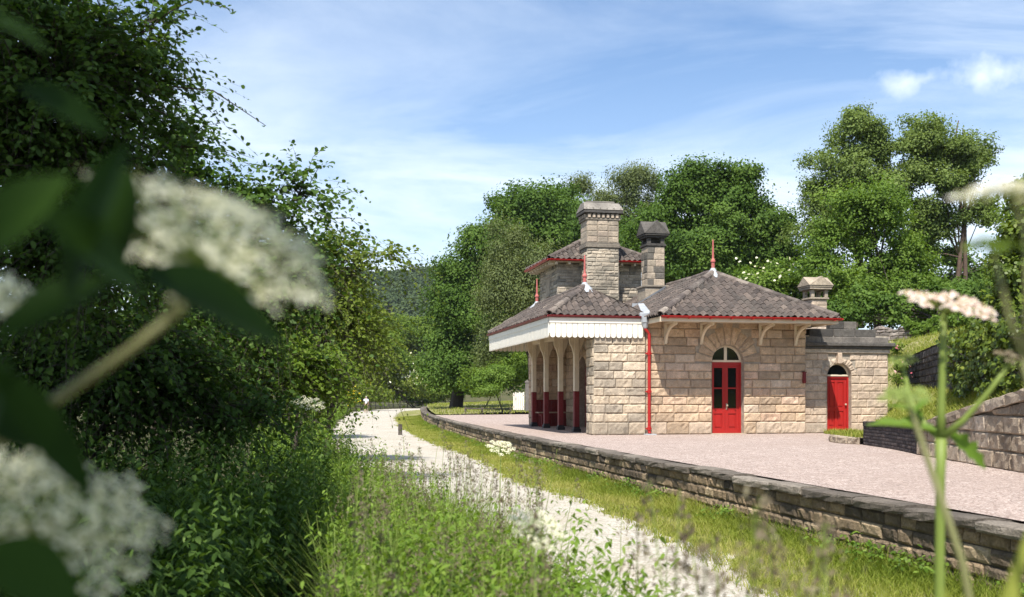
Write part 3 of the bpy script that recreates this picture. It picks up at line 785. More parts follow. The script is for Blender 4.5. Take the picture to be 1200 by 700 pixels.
W.box((q0-.01, w0-.01, 7.47), (q1+.01, w1+.01, 7.64), .2)
for i in range(7):
    u = q0+.02+i*(q1-q0-.14)/6; W.box((u, w0-.09, 7.48), (u+.10, w0-.012, 7.62), .9, 0, .01); W.box((u, w1+.012, 7.48), (u+.10, w1+.09, 7.62), .9, 0, .01)
for i in range(4):
    v = w0+.02+i*(w1-w0-.14)/3; W.box((q0-.09, v, 7.48), (q0-.012, v+.1, 7.62), .8, 0, .01); W.box((q1+.012, v, 7.48), (q1+.09, v+.1, 7.62), .8, 0, .01)
W.build('dentils', MAT['ashlar'], ck)
W = MB()
W.box((q0-.14, w0-.14, 7.642), (q1+.14, w1+.14, 7.74), .1, 0, .012)
a, b, c_, d_ = q0-.15, q1+.15, w0-.15, w1+.15
ins = .16
W.face([(a, c_, 7.762), (b, c_, 7.762), (b-ins*.5, c_+ins*2, 8.06), (a+ins*.5, c_+ins*2, 8.06)], .8); W.face([(b, d_, 7.762), (a, d_, 7.762), (a+ins*.5, d_-ins*2, 8.06), (b-ins*.5, d_-ins*2, 8.06)], .8)
W.face([(b, c_, 7.762), (b, d_, 7.762), (b-ins*.5, d_-ins*2, 8.06), (b-ins*.5, c_+ins*2, 8.06)], .5); W.face([(a, d_, 7.762), (a, c_, 7.762), (a+ins*.5, c_+ins*2, 8.06), (a+ins*.5, d_-ins*2, 8.06)], .5)
W.face([(a+ins*.5, c_+ins*2, 8.06), (b-ins*.5, c_+ins*2, 8.06), (b-ins*.5, d_-ins*2, 8.06), (a+ins*.5, d_-ins*2, 8.06)], .3)
for i in range(6):
    u = a+.10+i*(b-a-.2)/5; W.box((u-.02, c_+.01, 7.764), (u+.02, c_+.05, 7.83), .9)
W.box((a+.2, c_+.42, 8.062), (b-.2, d_-.42, 8.14), .6, 0, .02)
W.build('cap', MAT['slab'], ck)

# ---- small chimney with a gabled cap on the roof slope
def gable_cap(mb, u, v, z, h, rise, eave=.06, tint=.4):
    """two crossed gables"""
    mb.box((u-h, v-h, z), (u+h, v+h, z+eave), tint, 0, .01)
    zb = z+eave+.002; zt = zb+rise
    for s in (-1, 1):
        mb.prism([(u-h-.02, zb), (u+h+.02, zb), (u, zt)], 1, v-h-.02, v+h+.02, tint) if s < 0 else mb.prism([(v-h-.023, zb+.003), (v+h+.023, zb+.003), (v, zt+.003)], 0, u-h-.023, u+h+.023, tint)
u, v, h = 3.62, 5.2, .305
W = MB(); chimney_faces(W, u-h, u+h, v-h, v+h, 4.87, 6.20, .22, (.28, .42), R, .015, .003, .05, tint=lambda r_, g_: g_.choice((.05, .3, .5, .75, .95)))
c2 = W.build('chimney', MAT['ashlar'], ST, label='slim square chimney with a sooty gabled cap')
W = MB(); W.box((u-h, v-h, 4.2), (u+h, v+h, 6.22), .3); W.build('core', MAT['dkmortar'], c2)
W = MB(); W.box((u-h-.11, v-h-.11, 4.0), (u+h+.11, v+h+.11, 4.80), .3, 0, .01); W.box((u-h-.15, v-h-.15, 4.80), (u+h+.15, v+h+.15, 4.88), .15, 0, .02); W.build('plinth', MAT['ashlar'], c2)
W = MB()
W.box((u-h-.05, v-h-.05, 6.22), (u+h+.05, v+h+.05, 6.30), .1, 0, .01)
for sx in (-1, 1):
    for sy in (-1, 1): W.box((u+sx*.24-.07, v+sy*.24-.07, 6.302), (u+sx*.24+.07, v+sy*.24+.07, 6.50), .3, 0, .01)
W.box((u-.10, v-.10, 6.302), (u+.10, v+.10, 6.50), .0)
W.box((u-h-.07, v-h-.07, 6.502), (u+h+.07, v+h+.07, 6.57), .1, 0, .01)
gable_cap(W, u, v, 6.572, h+.12, .46)
W.build('cap', MAT['soot'], c2)
L = MB(); L.face([(2.9, v-.42, 4.22), (3.05, v-.47, 4.24), (3.9, v-.47, 4.78), (3.9, v-.5, 4.86), (2.75, v-.5, 4.16)]); L.box((2.72, v-.5, 4.1), (3.14, v-.46, 4.24)); L.build('flashing', MAT['lead'], c2)

# ---- small open-topped chimney over the annex
u, v, h = 8.5, 3.0, .27
W = MB(); chimney_faces(W, u-h, u+h, v-h, v+h, 2.9, 4.30, .24, (.3, .5), R, .015, .003, .05)
c3 = W.build('chimney', MAT['annex'], ST, label='small chimney with an open arcaded top and gabled cap')
W = MB(); W.box((u-h, v-h, 2.88), (u+h, v+h, 4.3)); W.build('core', MAT['mortar'], c3)
W = MB(); W.box((u-h-.06, v-h-.06, 4.302), (u+h+.06, v+h+.06, 4.36), .4, 0, .01)
for sx in (-1, 1):
    for sy in (-1, 1):
        W.box((u+sx*.24-.06, v+sy*.24-.06, 4.362), (u+sx*.24+.06, v+sy*.24+.06, 4.62), .5, 0, .01)
for sx in (-1, 1): W.prism([(-.18, 4.50), (-.10, 4.60), (.10, 4.60), (.18, 4.50), (.18, 4.619), (-.18, 4.619)], 0, u+sx*.25-.04, u+sx*.25+.04, .5); 
W.v = [(x, y+(v if abs(y) < 1 else 0), z) for x, y, z in W.v]
W.box((u-h-.12, v-h-.12, 4.622), (u+h+.12, v+h+.12, 4.69), .3, 0, .01)
W.build('arcade', MAT['ashlar'], c3)
W = MB(); gable_cap(W, u, v, 4.692, h+.14, .30, tint=.6); W.build('cap', MAT['ashlar'], c3)

# ---- bench standing in the loggia
def bench(loc, rz, label):
    t = thing('bench', label, 'bench', loc, rz)
    s = MB()
    for i in range(4): s.box((-.75, -.22+i*.115, .50), (.75, -.22+i*.115+.10, .54), R.random(), 0, .008)
    s.build('seat', MAT['wood'], t)
    for x in (-.6, .6):
        l = MB(); l.box((x-.03, -.20, 0), (x+.03, -.14, .5), .5, 0, .006); l.build('leg', MAT['dkred'], t)
        l = MB(); l.box((x-.03, .14, 0), (x+.03, .20, .5), .5, 0, .006); l.build('leg', MAT['dkred'], t)
        l = MB(); l.box((x-.025, -.139, .40), (x+.025, .139, .46)); l.build('rail', MAT['dkred'], t)
    return t
bench(uv(.98, 8.2), AZ, 'plain slatted wooden bench at the far end of the loggia')
bench(uv(1.22, 3.6), AZ+PI/2, 'plain slatted wooden bench along the loggia side wall')
# ------------------------------------------------------------------ land
EDGE = Line([(6.2, -.6), (5.3, 3.8), (4.3, 8.63), (3.35, 13.2), (1.75, 20.95), (.08, 29.3), (-1.9, 41), (-3.8, 53), (-6.0, 70), (-8.4, 95), (-9.6, 112), (-9.2, 128), (-6.0, 142), (0, 152), (8, 158)])
PATHR = Line([(5.3, -12), (3.9, -3), (2.9, 4), (2.36, 9.3), (2.1, 12), (1.35, 16.8), (.2, 21), (-.5, 26.6), (-1.95, 34), (-3.3, 41), (-6.7, 62), (-9.6, 84), (-12.6, 115), (-12.8, 128), (-10, 146), (0, 163), (16, 172)])
PATHL = Line([(1.6, -12), (1.1, -3), (.28, 4), (-.45, 9.3), (-1.0, 12), (-2.1, 16.8), (-3.2, 21), (-4.5, 26.6), (-6.0, 34), (-7.4, 41), (-10.6, 62), (-13.8, 84), (-17.8, 115), (-18.4, 132), (-15, 152), (-2, 172), (14, 182)])
def xline(L, y):
    """x of a plan line at depth y (first crossing)"""
    return float(np.interp(y, L.P[:, 1], L.P[:, 0]))
rg = np.random.default_rng(11)

def ground_sheet():
    g = MB()
    ys = [-300, -60, -20] + list(np.arange(-10, 60, 2.5)) + [60, 80, 100, 140, 200, 300, 600, 1200, 3000]
    xs = [-2500, -900, -300, -120, -60, -40, -30, -25, -20, -16, -13, -11, -9, -7.5, -6, -5, -4, -3, -2, -1, 0, 1, 2, 3, 4, 6, 9, 14, 25, 60, 150, 400, 1200, 2500]
    g.grid([[(x, y, 0.0) for x in xs] for y in ys])
    return g.build('ground', MAT['soil'], kind='structure')
ground_sheet()

def ribbon(name, A, B, z, mat, n=160, jit=0.0, nb=6, wob=False, **kw):
    g = MB(); rows = []; r = random.Random(3)
    for i in range(n+1):
        a = A.pos(A.L*i/n); b = B.pos(B.L*i/n)
        ja = r.gauss(0, jit); jb = r.gauss(0, jit)
        if wob:
            q = A.L*i/n; ww = .12*math.sin(q*.9)+.09*math.sin(q*2.3+1)+.05*math.sin(q*4.7+2)
            ja += ww; jb -= .13*math.sin(q*.8+.5)+.09*math.sin(q*2.1)+.05*math.sin(q*5.1+1)
        row = []
        for k in range(nb+1):
            f = k/nb; p = a+(b-a)*f
            w = ja*(1-f) - jb*f
            zz = z if not callable(z) else z(p[0], p[1])
            row.append((p[0]+w, p[1], zz + (0.0 if k in (0, nb) else .0)))
        rows.append(row)
    g.grid(rows); o = g.build(name, mat, kind='structure', **kw)
    if wob:
        at_ = o.data.attributes.new('edge', 'FLOAT', 'POINT'); at_.data.foreach_set('value', [abs(2*k/nb-1)**3 for i in range(n+1) for k in range(nb+1)])
    return o
# verge of short turf between path and platform, then the pale path, each a sheet above the last
PR_in = Line([(p[0]-.7, p[1]) for p in PATHR.P], 1, False)
ribbon('grass_verge', PR_in, EDGE, .004, MAT['turf'], 160, .0)
ribbon('path', PATHL, PATHR, .008, MAT['path'], 900, .015, nb=14, wob=True)

# platform top: gravel, then lawn at the far end
def plat():
    g = MB(); rows = []; lawn = []
    for y in list(np.arange(-.5, 62, 1.5)):
        x0 = xline(EDGE, y)+.30; x1 = x0 + (14 if y < 15 else 22)
        rows.append([(x0+(x1-x0)*k/6, y, PZ + max(0, (y-44)*.012)*(k/6.0)) for k in range(7)])
    g.grid(rows); g.build('platform', MAT['platgravel'], kind='structure')
    g = MB(); rows = []
    for i in range(70):
        t = EDGE.S[np.searchsorted(EDGE.P[:, 1], 61)] + (EDGE.L-EDGE.S[np.searchsorted(EDGE.P[:, 1], 61)])*i/69
        p = EDGE.pos(t); q = EDGE.tan(t); nx, ny = q[1], -q[0]
        rows.append([(p[0]+nx*d, p[1]+ny*d, PZ+.002+min(.9, .03*max(0, d-1.2)) + max(0, min(1, (p[1]-61)/30))*.25) for d in (.5, 1.2, 2, 4, 7, 12, 18, 26)])
    g.grid(rows); g.build('lawn', MAT['turf'], kind='structure')
plat()

# platform edge wall
RW = random.Random(21)
LE = EDGE.S[np.searchsorted(EDGE.P[:, 1], 118)]
pw = thing('platform_wall', 'low brown stone platform edge wall with dark coping slabs', 'wall', tuple(EDGE.pos(0))+(0,))
off = np.array(EDGE.pos(0))
def epos(side=1):
    f = EDGE.fn(1)
    return lambda s, z, d: (lambda p: (p[0]-off[0], p[1]-off[1], p[2]))(f(s, z, d))
W = MB(); fe = epos()
Lnear = EDGE.S[np.searchsorted(EDGE.P[:, 1], 48)]
facing(W, fe, Lnear, 0, .565, .142, (.22, .46), .034, .015, RW, cell=.075, hj=.10, tint=lambda r, g: min(1, max(0, g.gauss(.55, .25))), joint=.014)
fe2 = lambda s, z, d: fe(s+Lnear, z, d)
facing(W, fe2, LE-Lnear, 0, .535, .178, (.4, .8), .045, .02, RW, cell=.2, hj=.1)
W.build('stone_face', MAT['platwall'], pw)
W = MB(); W.grid([[fe(t, 0, -.005), fe(t, .565, -.005), fe(t, .565, -.5), fe(t, 0, -.5)] for t in np.linspace(0, LE, 120)]); W.build('core', MAT['dkmortar'], pw)
W = MB(); t = 0.0
while t < LE:
    l = RW.uniform(.7, 1.25) if t < Lnear else 1.6
    dz = RW.gauss(0, .009); dd = RW.gauss(0, .018); tl = RW.gauss(0, .006)
    n = max(3, int(l/.14)); rows = []
    prof = [(-.42, .60), (-.32, .638), (-.18, .660), (-.05, .666), (.055, .664), (.082, .654), (.09, .63), (.088, .59), (.08, .567), (.0, .566)]
    for i in range(-1, n+2):
        ii = min(max(i, 0), n); s = min(t+.006+(l-.012)*ii/n, EDGE.L)
        row = []
        for (d, z) in prof:
            if i != ii: row.append(fe(s, .56, -.2 if d < 0 else .0)); continue
            e = 1.0 if 0 < ii < n else .4
            row.append(fe(s, z+dz+tl*(2*ii/n-1)+RW.gauss(0, .0025), d+dd+(RW.gauss(0, .005) if d > .05 else 0)-(1-e)*(.02 if d > 0 else 0)))
        rows.append(row)
    W.grid(rows, min(1, max(0, RW.gauss(.5, .28)))); t += l
W.build('coping', MAT['coping'], pw)

# ------------------------------------------------------------------ right bank: low walls, slopes, terraces
LW = Line([(8.02, 23.35), (7.95, 21.4), (7.72, 19.4), (7.4, 14.8), (7.15, 11), (6.95, 7.5)])
sB = LW.S[np.searchsorted(LW.P[:, 1]*-1, -19.4)]
zt = lambda s: PZ + (.50 + .02*s if s < sB else .50+.02*sB + .012 + (s-sB)*.128)
fw = LW.fn(-1, 0.0)
bw = thing('brick_wall', 'low curved dark blue-brick wall ending at the grass bank', 'wall', (8.02, 23.35, 0))
rel = lambda f, o: (lambda s, z, d: (lambda p: (p[0]-o[0], p[1]-o[1], p[2]-o[2]))(f(s, z, d)))
f1 = rel(fw, (8.02, 23.35, 0))
W = MB(); facing(W, f1, sB, PZ, PZ+.5, .073, (.21, .23), .012, .003, RW, cell=.2, hj=.02, joint=.010, ztop=lambda s: zt(s)-.07)
W.grid([[f1(s, PZ-.02, .002), f1(s, zt(s)-.07, .002)] for s in np.linspace(0, sB, 12)], .2)
W.grid([[f1(0, PZ-.02, .01), f1(0, zt(0), .01)], [f1(0, PZ-.02, -.35), f1(0, zt(0), -.35)]], .4)
W.build('brick_face', MAT['brick'], bw)
W = MB(); t = 0
while t < sB-.02:
    l = min(.115, sB-t); W.grid([[f1(a, b, c) for (b, c) in ((zt(t)-.07, -.36), (zt(t)+.035, -.35), (zt(t)+.04, 0), (zt(t)+.03, .022), (zt(t)-.068, .022), (zt(t)-.068, 0))] for a in (t+.004, t+l-.004)], RW.random()); t += l
W.build('coping', MAT['brick'], bw)
oo = tuple(LW.pos(sB))+(0,)
rw = thing('retaining_wall', 'stone block retaining wall with a coping that climbs to the right', 'wall', oo)
f2 = rel(lambda s, z, d: fw(s+sB, z, d), oo)
S2 = LW.L-sB; zt2 = lambda s: zt(s+sB)
W = MB(); facing(W, f2, S2, PZ-.01, PZ+2.4, .27, (.35, .75), .05, .02, RW, cell=.09, hj=.08, ztop=lambda s: zt2(s)-.17, tint=lambda r, g: min(1, max(0, g.gauss(.5, .22))))
W.build('stone_face', MAT['retwall'], rw)
W = MB(); W.grid([[f2(s, PZ-.02, 0), f2(s, zt2(s)-.16, 0), f2(s, zt2(s)-.16, -.4)] for s in np.linspace(0, S2, 24)]); W.build('core', MAT['dkmortar'], rw)
W = MB(); t = 0
while t < S2-.05:
    l = min(RW.uniform(.75, 1.3), S2-t); dz = RW.gauss(0, .012); rows = []
    for i in range(-1, 7):
        ii = min(max(i, 0), 5); s = t+.006+(l-.012)*ii/5; b = zt2(s)+dz
        row = []
        for d, z in ((-.42, -.15), (-.42, .0), (-.2, .02), (.03, .015), (.075, -.01), (.085, -.07), (.075, -.16), (0, -.165)):
            row.append(f2(s, b+z+(RW.gauss(0, .006)), d+(RW.gauss(0, .01) if d > 0 else 0)) if i == ii else f2(s, b-.08, -.2 if d < 0 else .02))
        rows.append(row)
    W.grid(rows, RW.random()); t += l
W.build('coping', MAT['retwall'], rw)

# terraces
L1 = Line([(11.7, 31.6, .70), (10.5, 29.2, .68), (9.1, 26.9, .68), (8.5, 25.0, .74), (8.3, 23.3, 1.14), (8.05, 20.5, 1.18), (7.8, 17.5, 1.42), (7.6, 14.8, 1.75), (7.45, 11, 2.2), (7.3, 7.0, 2.7), (7.3, 0, 2.7)], 6, False)
L2 = Line([(14.6, 38.5, 2.25), (13.9, 36, 2.17), (12.4, 31, 2.05), (11.2, 27, 1.95), (10.4, 24, 1.88), (9.8, 22, 1.85), (9.0, 19, 1.95), (8.6, 16.2, 2.1), (8.3, 13, 2.4), (8.1, 10, 2.7), (8.0, 0, 2.9)], 6, False)
def slope(name, A, B, mat, n=70, nb=10, bulge=0.0, amp=.05):
    g = MB(); rows = []; r = random.Random(8)
    for i in range(n+1):
        a = A.pos(A.L*i/n); b = B.pos(B.L*i/n)
        rows.append([tuple(a+(b-a)*k/nb + np.array((0, 0, bulge*math.sin(PI*k/nb) + (r.gauss(0, amp) if 0 < k < nb else 0)))) for k in range(nb+1)])
    g.grid(rows); return g.build(name, mat, kind='structure', smooth=True)
slope('bank', L1, L2, MAT['turf'], 70, 10, -.17, .02)
Lb = Line([(11.9, 31.7, .72), (11.9, 36.5, .8), (12.0, 44, 2.6)], 4, False); Lc = Line([(14.5, 37.0, 2.25), (14.64, 38.65, 3.12), (14.3, 41.5, 3.45), (14.02, 44.62, 3.77)], 4, False)
slope('bank_rear', Lb, Lc, MAT['turf'], 20, 6, .1, .03)
L3 = Line([(14.62, 38.6, 3.1), (13.98, 36, 3.1), (12.5, 31, 3.1), (11.3, 27, 3.1), (10.5, 24, 3.1), (9.9, 22, 3.12), (9.1, 19, 3.12), (8.7, 16.2, 3.14), (8.4, 13, 3.2), (8.2, 10, 3.3), (8.1, 0, 3.4)], 6, False)
L4 = Line([(14.0, 44.6, 3.75), (15.0, 42.6, 3.95), (16.6, 41.2, 4.2), (18.3, 40.0, 4.6), (20.5, 37.5, 5.0), (22, 33, 5.2), (23, 28, 5.2), (24, 22, 5.2), (24, 16, 5.2), (24, 10, 5.2), (24, 0, 5.2)], 6, False)
slope('upper_bank', L3, L4, MAT['turf'], 70, 10, .10, .03)
L5 = Line([(9, 100, 1.0), (14, 105, 3.0), (24, 100, 7.0), (60, 80, 9), (90, 50, 10), (90, 20, 10), (90, 0, 10)], 6, False)
L4b = Line([(8.4, 60, .9), (9.5, 52, 1.2), (12.6, 45.2, 3.0), (14.0, 44.6, 3.76), (16.6, 41.2, 4.21), (20.5, 37.5, 5.0), (23, 28, 5.2), (24, 0, 5.2)], 6, False)
slope('hillside', L4b, L5, MAT['soil'], 60, 10, .3, .1)

dw = thing('terrace_wall', 'dark rubble terrace wall below the grass strip, partly hidden by ivy', 'wall', tuple(L2.pos(0)))
LD = Line([(p[0], p[1]) for p in L2.P], 1, False); o3 = tuple(L2.pos(0))
fd0 = LD.fn(-1)
z2 = lambda s: float(np.interp(s, L2.S, L2.P[:, 2])); z3 = lambda s: float(np.interp(s/LD.L*L3.L, L3.S, L3.P[:, 2]))
fd = rel(fd0, o3)
W = MB(); facing(W, fd, LD.L, 1.7, 3.5, .2, (.2, .5), .05, .03, RW, cell=.12, hj=.3, ztop=lambda s: z3(s)+.02)
W.grid([[fd(s, 1.6, .0), fd(s, z3(s), .0), fd(s, z3(s)+.03, -.15)] for s in np.linspace(0, LD.L, 60)], .1)
W.build('stone_face', MAT['darkwall'], dw)

RWL = Line([(12.9, 45.0), (14.0, 44.2), (15.0, 42.4), (16.6, 41.0), (18.3, 39.8), (20.4, 37.3)], 6)
zr0 = lambda s: float(np.interp(s, [0, 2, 4, 6.5, 9, RWL.L], [3.0, 3.7, 3.9, 4.15, 4.55, 4.95]))
zr1 = lambda s: zr0(s)+.62+.10*math.sin(2.1*s)+.08*math.sin(5.3*s+1)
fr = RWL.fn(-1)
og = (12.9, 45.0, 0)
rn = thing('ruined_wall', 'broken grey fieldstone wall running uphill behind the grass bank', 'wall', og)
frr = rel(fr, og)
W = MB(); facing(W, frr, RWL.L, 2.9, 6.0, .15, (.2, .45), .05, .03, RW, cell=.12, hj=.3, ztop=lambda s: zr1(s), gaps=None)
W.grid([[frr(s, zr0(s)-.3, 0), frr(s, zr1(s)-.03, 0), frr(s, zr1(s)-.03, -.4), frr(s, zr0(s)-.3, -.4)] for s in np.linspace(0, RWL.L, 60)], .3)
W.build('stone_face', MAT['ruin'], rn)
kr = MB()
ks = Line([(8.6, 26.6), (8.0, 25.6), (7.75, 24.4), (7.98, 23.5)], 6); fk = ks.fn(-1)
t = 0
while t < ks.L-.05:
    l = min(RW.uniform(.3, .5), ks.L-t); block(kr, lambda s, z, d: fk(s, z, d), t, t+l, PZ-.02, PZ+.17, .06, .02, RW, None, .08, RW.random(), .01)
    kr.grid([[fk(t+.01, PZ+.155, .03), fk(t+l-.01, PZ+.155, .03)], [fk(t+.01, PZ+.165, -.2), fk(t+l-.01, PZ+.165, -.2)]], RW.random()); t += l
ko = kr.build('kerb_stones', MAT['retwall']); tag(ko, 'short curved edging of stones round the grass corner by the brick wall', 'kerb')
gm = MB(); gm.grid([[(8.75, 26.9, PZ+.01), (9.5, 27.4, PZ+.05)], [(8.1, 25.6, PZ+.155), (8.75, 25.9, PZ+.20)], [(7.86, 24.4, PZ+.158), (8.5, 24.6, PZ+.22)], [(8.02, 23.4, PZ+.16), (8.5, 23.4, PZ+.30)]]); gm.build('grass_corner', MAT['turf'], kind='structure')
# ------------------------------------------------------------------ foliage
def leaf_polys(P, nrmv, Ls, Ws, rng, k=4, droop=.0, dirs=None, fold=.10):
    n = len(P)
    nv = nrm(nrmv)
    if dirs is None:
        dirs = rng.normal(size=(n, 3)); dirs[:, 2] -= droop
    d = nrm(dirs - (dirs*nv).sum(1, keepdims=True)*nv); s = np.cross(d, nv)
    L = Ls[:, None]; W = Ws[:, None]
    if k == 4:
        return np.stack([P-d*L*.5, P+s*W*.5+nv*W*fold, P+d*L*.5-nv*L*.08, P-s*W*.5+nv*W*fold], 1)
    return np.stack([P-d*L*.5, P-d*L*.2+s*W*.45+nv*W*fold, P+d*L*.16+s*W*.42+nv*W*fold, P+d*L*.5-nv*L*.10,
                     P+d*L*.16-s*W*.42+nv*W*fold, P-d*L*.2-s*W*.45+nv*W*fold], 1)

def lobes_leaves(lobes, nclump, cr, nleaf, L, W, rng, k=4, flat=.6, inner=.55, droop=.2, up=.5, outw=.9, jit=.12, per=8, bs=.31):
    """lobes carry boughs, boughs carry clumps, clumps carry leaves"""
    lob = np.array(lobes, float); lob[:, 3:6] *= .84; area = lob[:, 3]*lob[:, 4]+lob[:, 3]*lob[:, 5]+lob[:, 4]*lob[:, 5]
    nb = max(3, nclump//per)
    which = rng.choice(len(lob), nb, p=area/area.sum()); lc = lob[which]
    d = nrm(rng.normal(size=(nb, 3))); d[:, 2] = np.where(d[:, 2] < -.55, -d[:, 2], d[:, 2])
    r = rng.uniform(inner**2, 1, (nb, 1))**.5 * rng.normal(1, jit, (nb, 1))
    bc = lc[:, :3]+d*lc[:, 3:6]*r; br = lc[:, 3:6].mean(1)*bs*rng.uniform(.6, 1.4, nb)
    bi = np.repeat(np.arange(nb), per); nclump = len(bi)
    cc = bc[bi]+np.clip(rng.normal(size=(nclump, 3)), -1.8, 1.8)*br[bi][:, None]*np.array((1, 1, .8))*.62
    nl = rng.integers(int(nleaf*.6), int(nleaf*1.4), nclump)
    idx = np.repeat(np.arange(nclump), nl)
    crs = cr*rng.uniform(.55, 1.35, nclump)
    P = cc[idx]+np.clip(rng.normal(size=(len(idx), 3)), -1.7, 1.7)*crs[idx][:, None]*np.array((1, 1, flat))*.62
    ow = nrm(nrm(P-bc[bi[idx]])*1.0+nrm(P-lc[bi[idx]][:, :3])*.5)
    nv = ow*outw+np.array((0, 0, up))+rng.normal(size=(len(idx), 3))*.55
    sz = rng.uniform(.6, 1.3, len(idx))
    V = leaf_polys(P, nv, L*sz, W*sz*rng.uniform(.8, 1.15, len(idx)), rng, k, droop)
    t = np.clip(.42*rng.random(nb)[bi[idx]]+.30*rng.random(nclump)[idx]+.28*rng.random(len(idx)), 0, 1)
    return V, t, cc

def spray_leaves(lobes, nspray, nleaf, L, W, rng, inner=.2, length=.8, arch=.5, up=.6, jit=.12):
    """leafy twigs: every spray is a curved shoot with leaves set along it"""
    lob = np.array(lobes, float); lob[:, 3:6] = np.maximum(lob[:, 3:6]*.3, lob[:, 3:6]-.45*length); area = lob[:, 3]*lob[:, 4]+lob[:, 3]*lob[:, 5]+lob[:, 4]*lob[:, 5]
    nb = max(4, nspray//9); wb = rng.choice(len(lob), nb, p=area/area.sum())
    d0 = nrm(rng.normal(size=(nb, 3))); bc = lob[wb, :3]+d0*lob[wb, 3:6]*(rng.uniform(inner**2, 1, (nb, 1))**.5)*rng.normal(1, jit, (nb, 1))
    bi = rng.integers(0, nb, nspray); br = lob[wb, 3:6].mean(1)*.30
    a = bc[bi]+rng.normal(size=(nspray, 3))*br[bi][:, None]*.7
    out = nrm(nrm(a-lob[wb[bi], :3])*.9+rng.normal(size=(nspray, 3))*.55+np.array((0, 0, .35)))
    ln = length*rng.uniform(.5, 1.4, nspray); dn = np.array((0, 0, -1.0))
    def pt(i, t): return a[i]+out[i]*(ln[i]*t)[:, None]+dn*(ln[i]*arch*t*t)[:, None]
    idx = np.repeat(np.arange(nspray), nleaf); t = np.tile((np.arange(nleaf)+.6)/nleaf, nspray)
    p = pt(idx, t); tg = nrm(out[idx]*1.0+dn*(2*arch*t)[:, None])
    sd = nrm(np.cross(tg, np.array((0, 0, 1.0))+rng.normal(size=(len(idx), 3))*.3))*np.where(np.arange(len(idx)) % 2, 1, -1)[:, None]
    dr = nrm(tg*.55+sd*.8+dn*.25+rng.normal(size=p.shape)*.25)
    sz = rng.uniform(.6, 1.2, len(idx))*(1.05-.35*t)
    nv = np.array((0, 0, up))+out[idx]*.3+rng.normal(size=p.shape)*.45
    V = leaf_polys(p+dr*(L*sz*.55)[:, None], nv, L*sz, W*sz, rng, 6, 0, dr)
    ti = np.clip(.25*rng.random(nb)[bi[idx]]+.3*rng.random(nspray)[idx]+.45*rng.random(len(idx)), 0, 1)
    ii = np.arange(nspray); w = rng.normal(size=(nspray, 3))*.0035
    p0, p1, p2 = pt(ii, np.full(nspray, -.15)), pt(ii, np.full(nspray, .5)), pt(ii, np.full(nspray, 1.0))
    Tw = np.concatenate([np.stack([p0-w, p1-w*.7, p1+w*.7, p0+w], 1), np.stack([p1-w*.7, p2-w*.3, p2+w*.3, p1+w*.7], 1)])
    return V, ti, Tw, bc

def limbs(mb, base, targets, r0, rng, trunk_top=None, n=7):
    base = np.array(base, float); top = np.array(trunk_top if trunk_top is not None else (base+(0, 0, 3)), float)
    H = top-base
    path = [base+H*t+np.array((rng.normal(0, .02), rng.normal(0, .02), 0))*np.linalg.norm(H)*(0 if t in (0,) else 1) for t in np.linspace(0, 1, 7)]
    path[0] = base
    mb.tube([base-(0, 0, .1)]+path, [r0*1.35]+[r0*(1.15 if i == 0 else 1-.8*i/6) for i in range(7)], n, .5)
    for tg in targets:
        tg = np.array(tg, float); f = rng.uniform(.3, .95)
        k = int(f*6); a = path[k]
        mid = a+(tg-a)*.5+np.array((rng.normal(0, .06), rng.normal(0, .06), -.02))*np.linalg.norm(tg-a)
        rr = r0*(1-.8*f)*.55
        mb.tube([a, a+(mid-a)*.55+np.array((0, 0, .03))*np.linalg.norm(tg-a), mid, mid+(tg-mid)*.6, tg], [rr, rr*.75, rr*.55, rr*.35, rr*.12], 5, .5)

def tree(name, label, cat, base, lobes, nclump, cr, nleaf, L, W, mat, seed, r0=.25, top=None, group=None, k=4, nlimb=14, bark='bark', extra=None, **kw):
    """base in world, lobes relative to the base"""
    rng = np.random.default_rng(seed)
    t = thing(name, label, cat, tuple(base), 0, group)
    if 'length' in kw:
        V, ti, Tw, cc = spray_leaves(lobes, nclump, nleaf, L, W, rng, **kw)
        cw = np_mesh('crown', V, 6, ti, MAT[mat], t)
        np_mesh('twigs', Tw, 4, np.full(len(Tw), .5), MAT['bark'], t)
    else:
        V, ti, cc = lobes_leaves(lobes, nclump, cr, nleaf, L, W, rng, k, **kw)
        cw = np_mesh('crown', V, k, ti, MAT[mat], t)
    mb = MB()
    sel = cc[rng.choice(len(cc), min(nlimb, len(cc)), replace=False)]
    lob = np.array(lobes); tp = top if top is not None else (lob[:, 0].mean(), lob[:, 1].mean(), lob[:, 2].max()*.86)
    limbs(mb, (0, 0, 0), sel, r0, rng, tp)
    mb.build('trunk', MAT[bark], t, smooth=True)
    if extra is not None:
        f, m2, cnt, size = extra
        ii = rng.choice(len(cc), cnt); P = cc[ii]+rng.normal(size=(cnt, 3))*cr*.7 + np.array((0, -cr*.4, cr*.3))
        nv = np.array((0, -.6, .7))+rng.normal(size=(cnt, 3))*.35
        V = leaf_polys(P, nv, np.full(cnt, size)*rng.uniform(.6, 1.3, cnt), np.full(cnt, size*.7), rng, 6)
        np_mesh(f, V, 6, rng.random(cnt), MAT[m2], t)
    return t

def px(x, y, D):   # width/height helpers for planning: metres at depth D
    return at(x, y, D)
def lobe(cx, cy, rx, ry, D, base, depth=.8, dd=0.0):
    """ellipsoid whose outline in the photograph is centred at (cx, cy) with radii rx, ry pixels, D metres away"""
    p = at(cx, cy, D+dd); s = (D+dd)/1200
    return (p[0]-base[0], p[1]-base[1], p[2]-base[2], rx*s, rx*s*depth, ry*s)

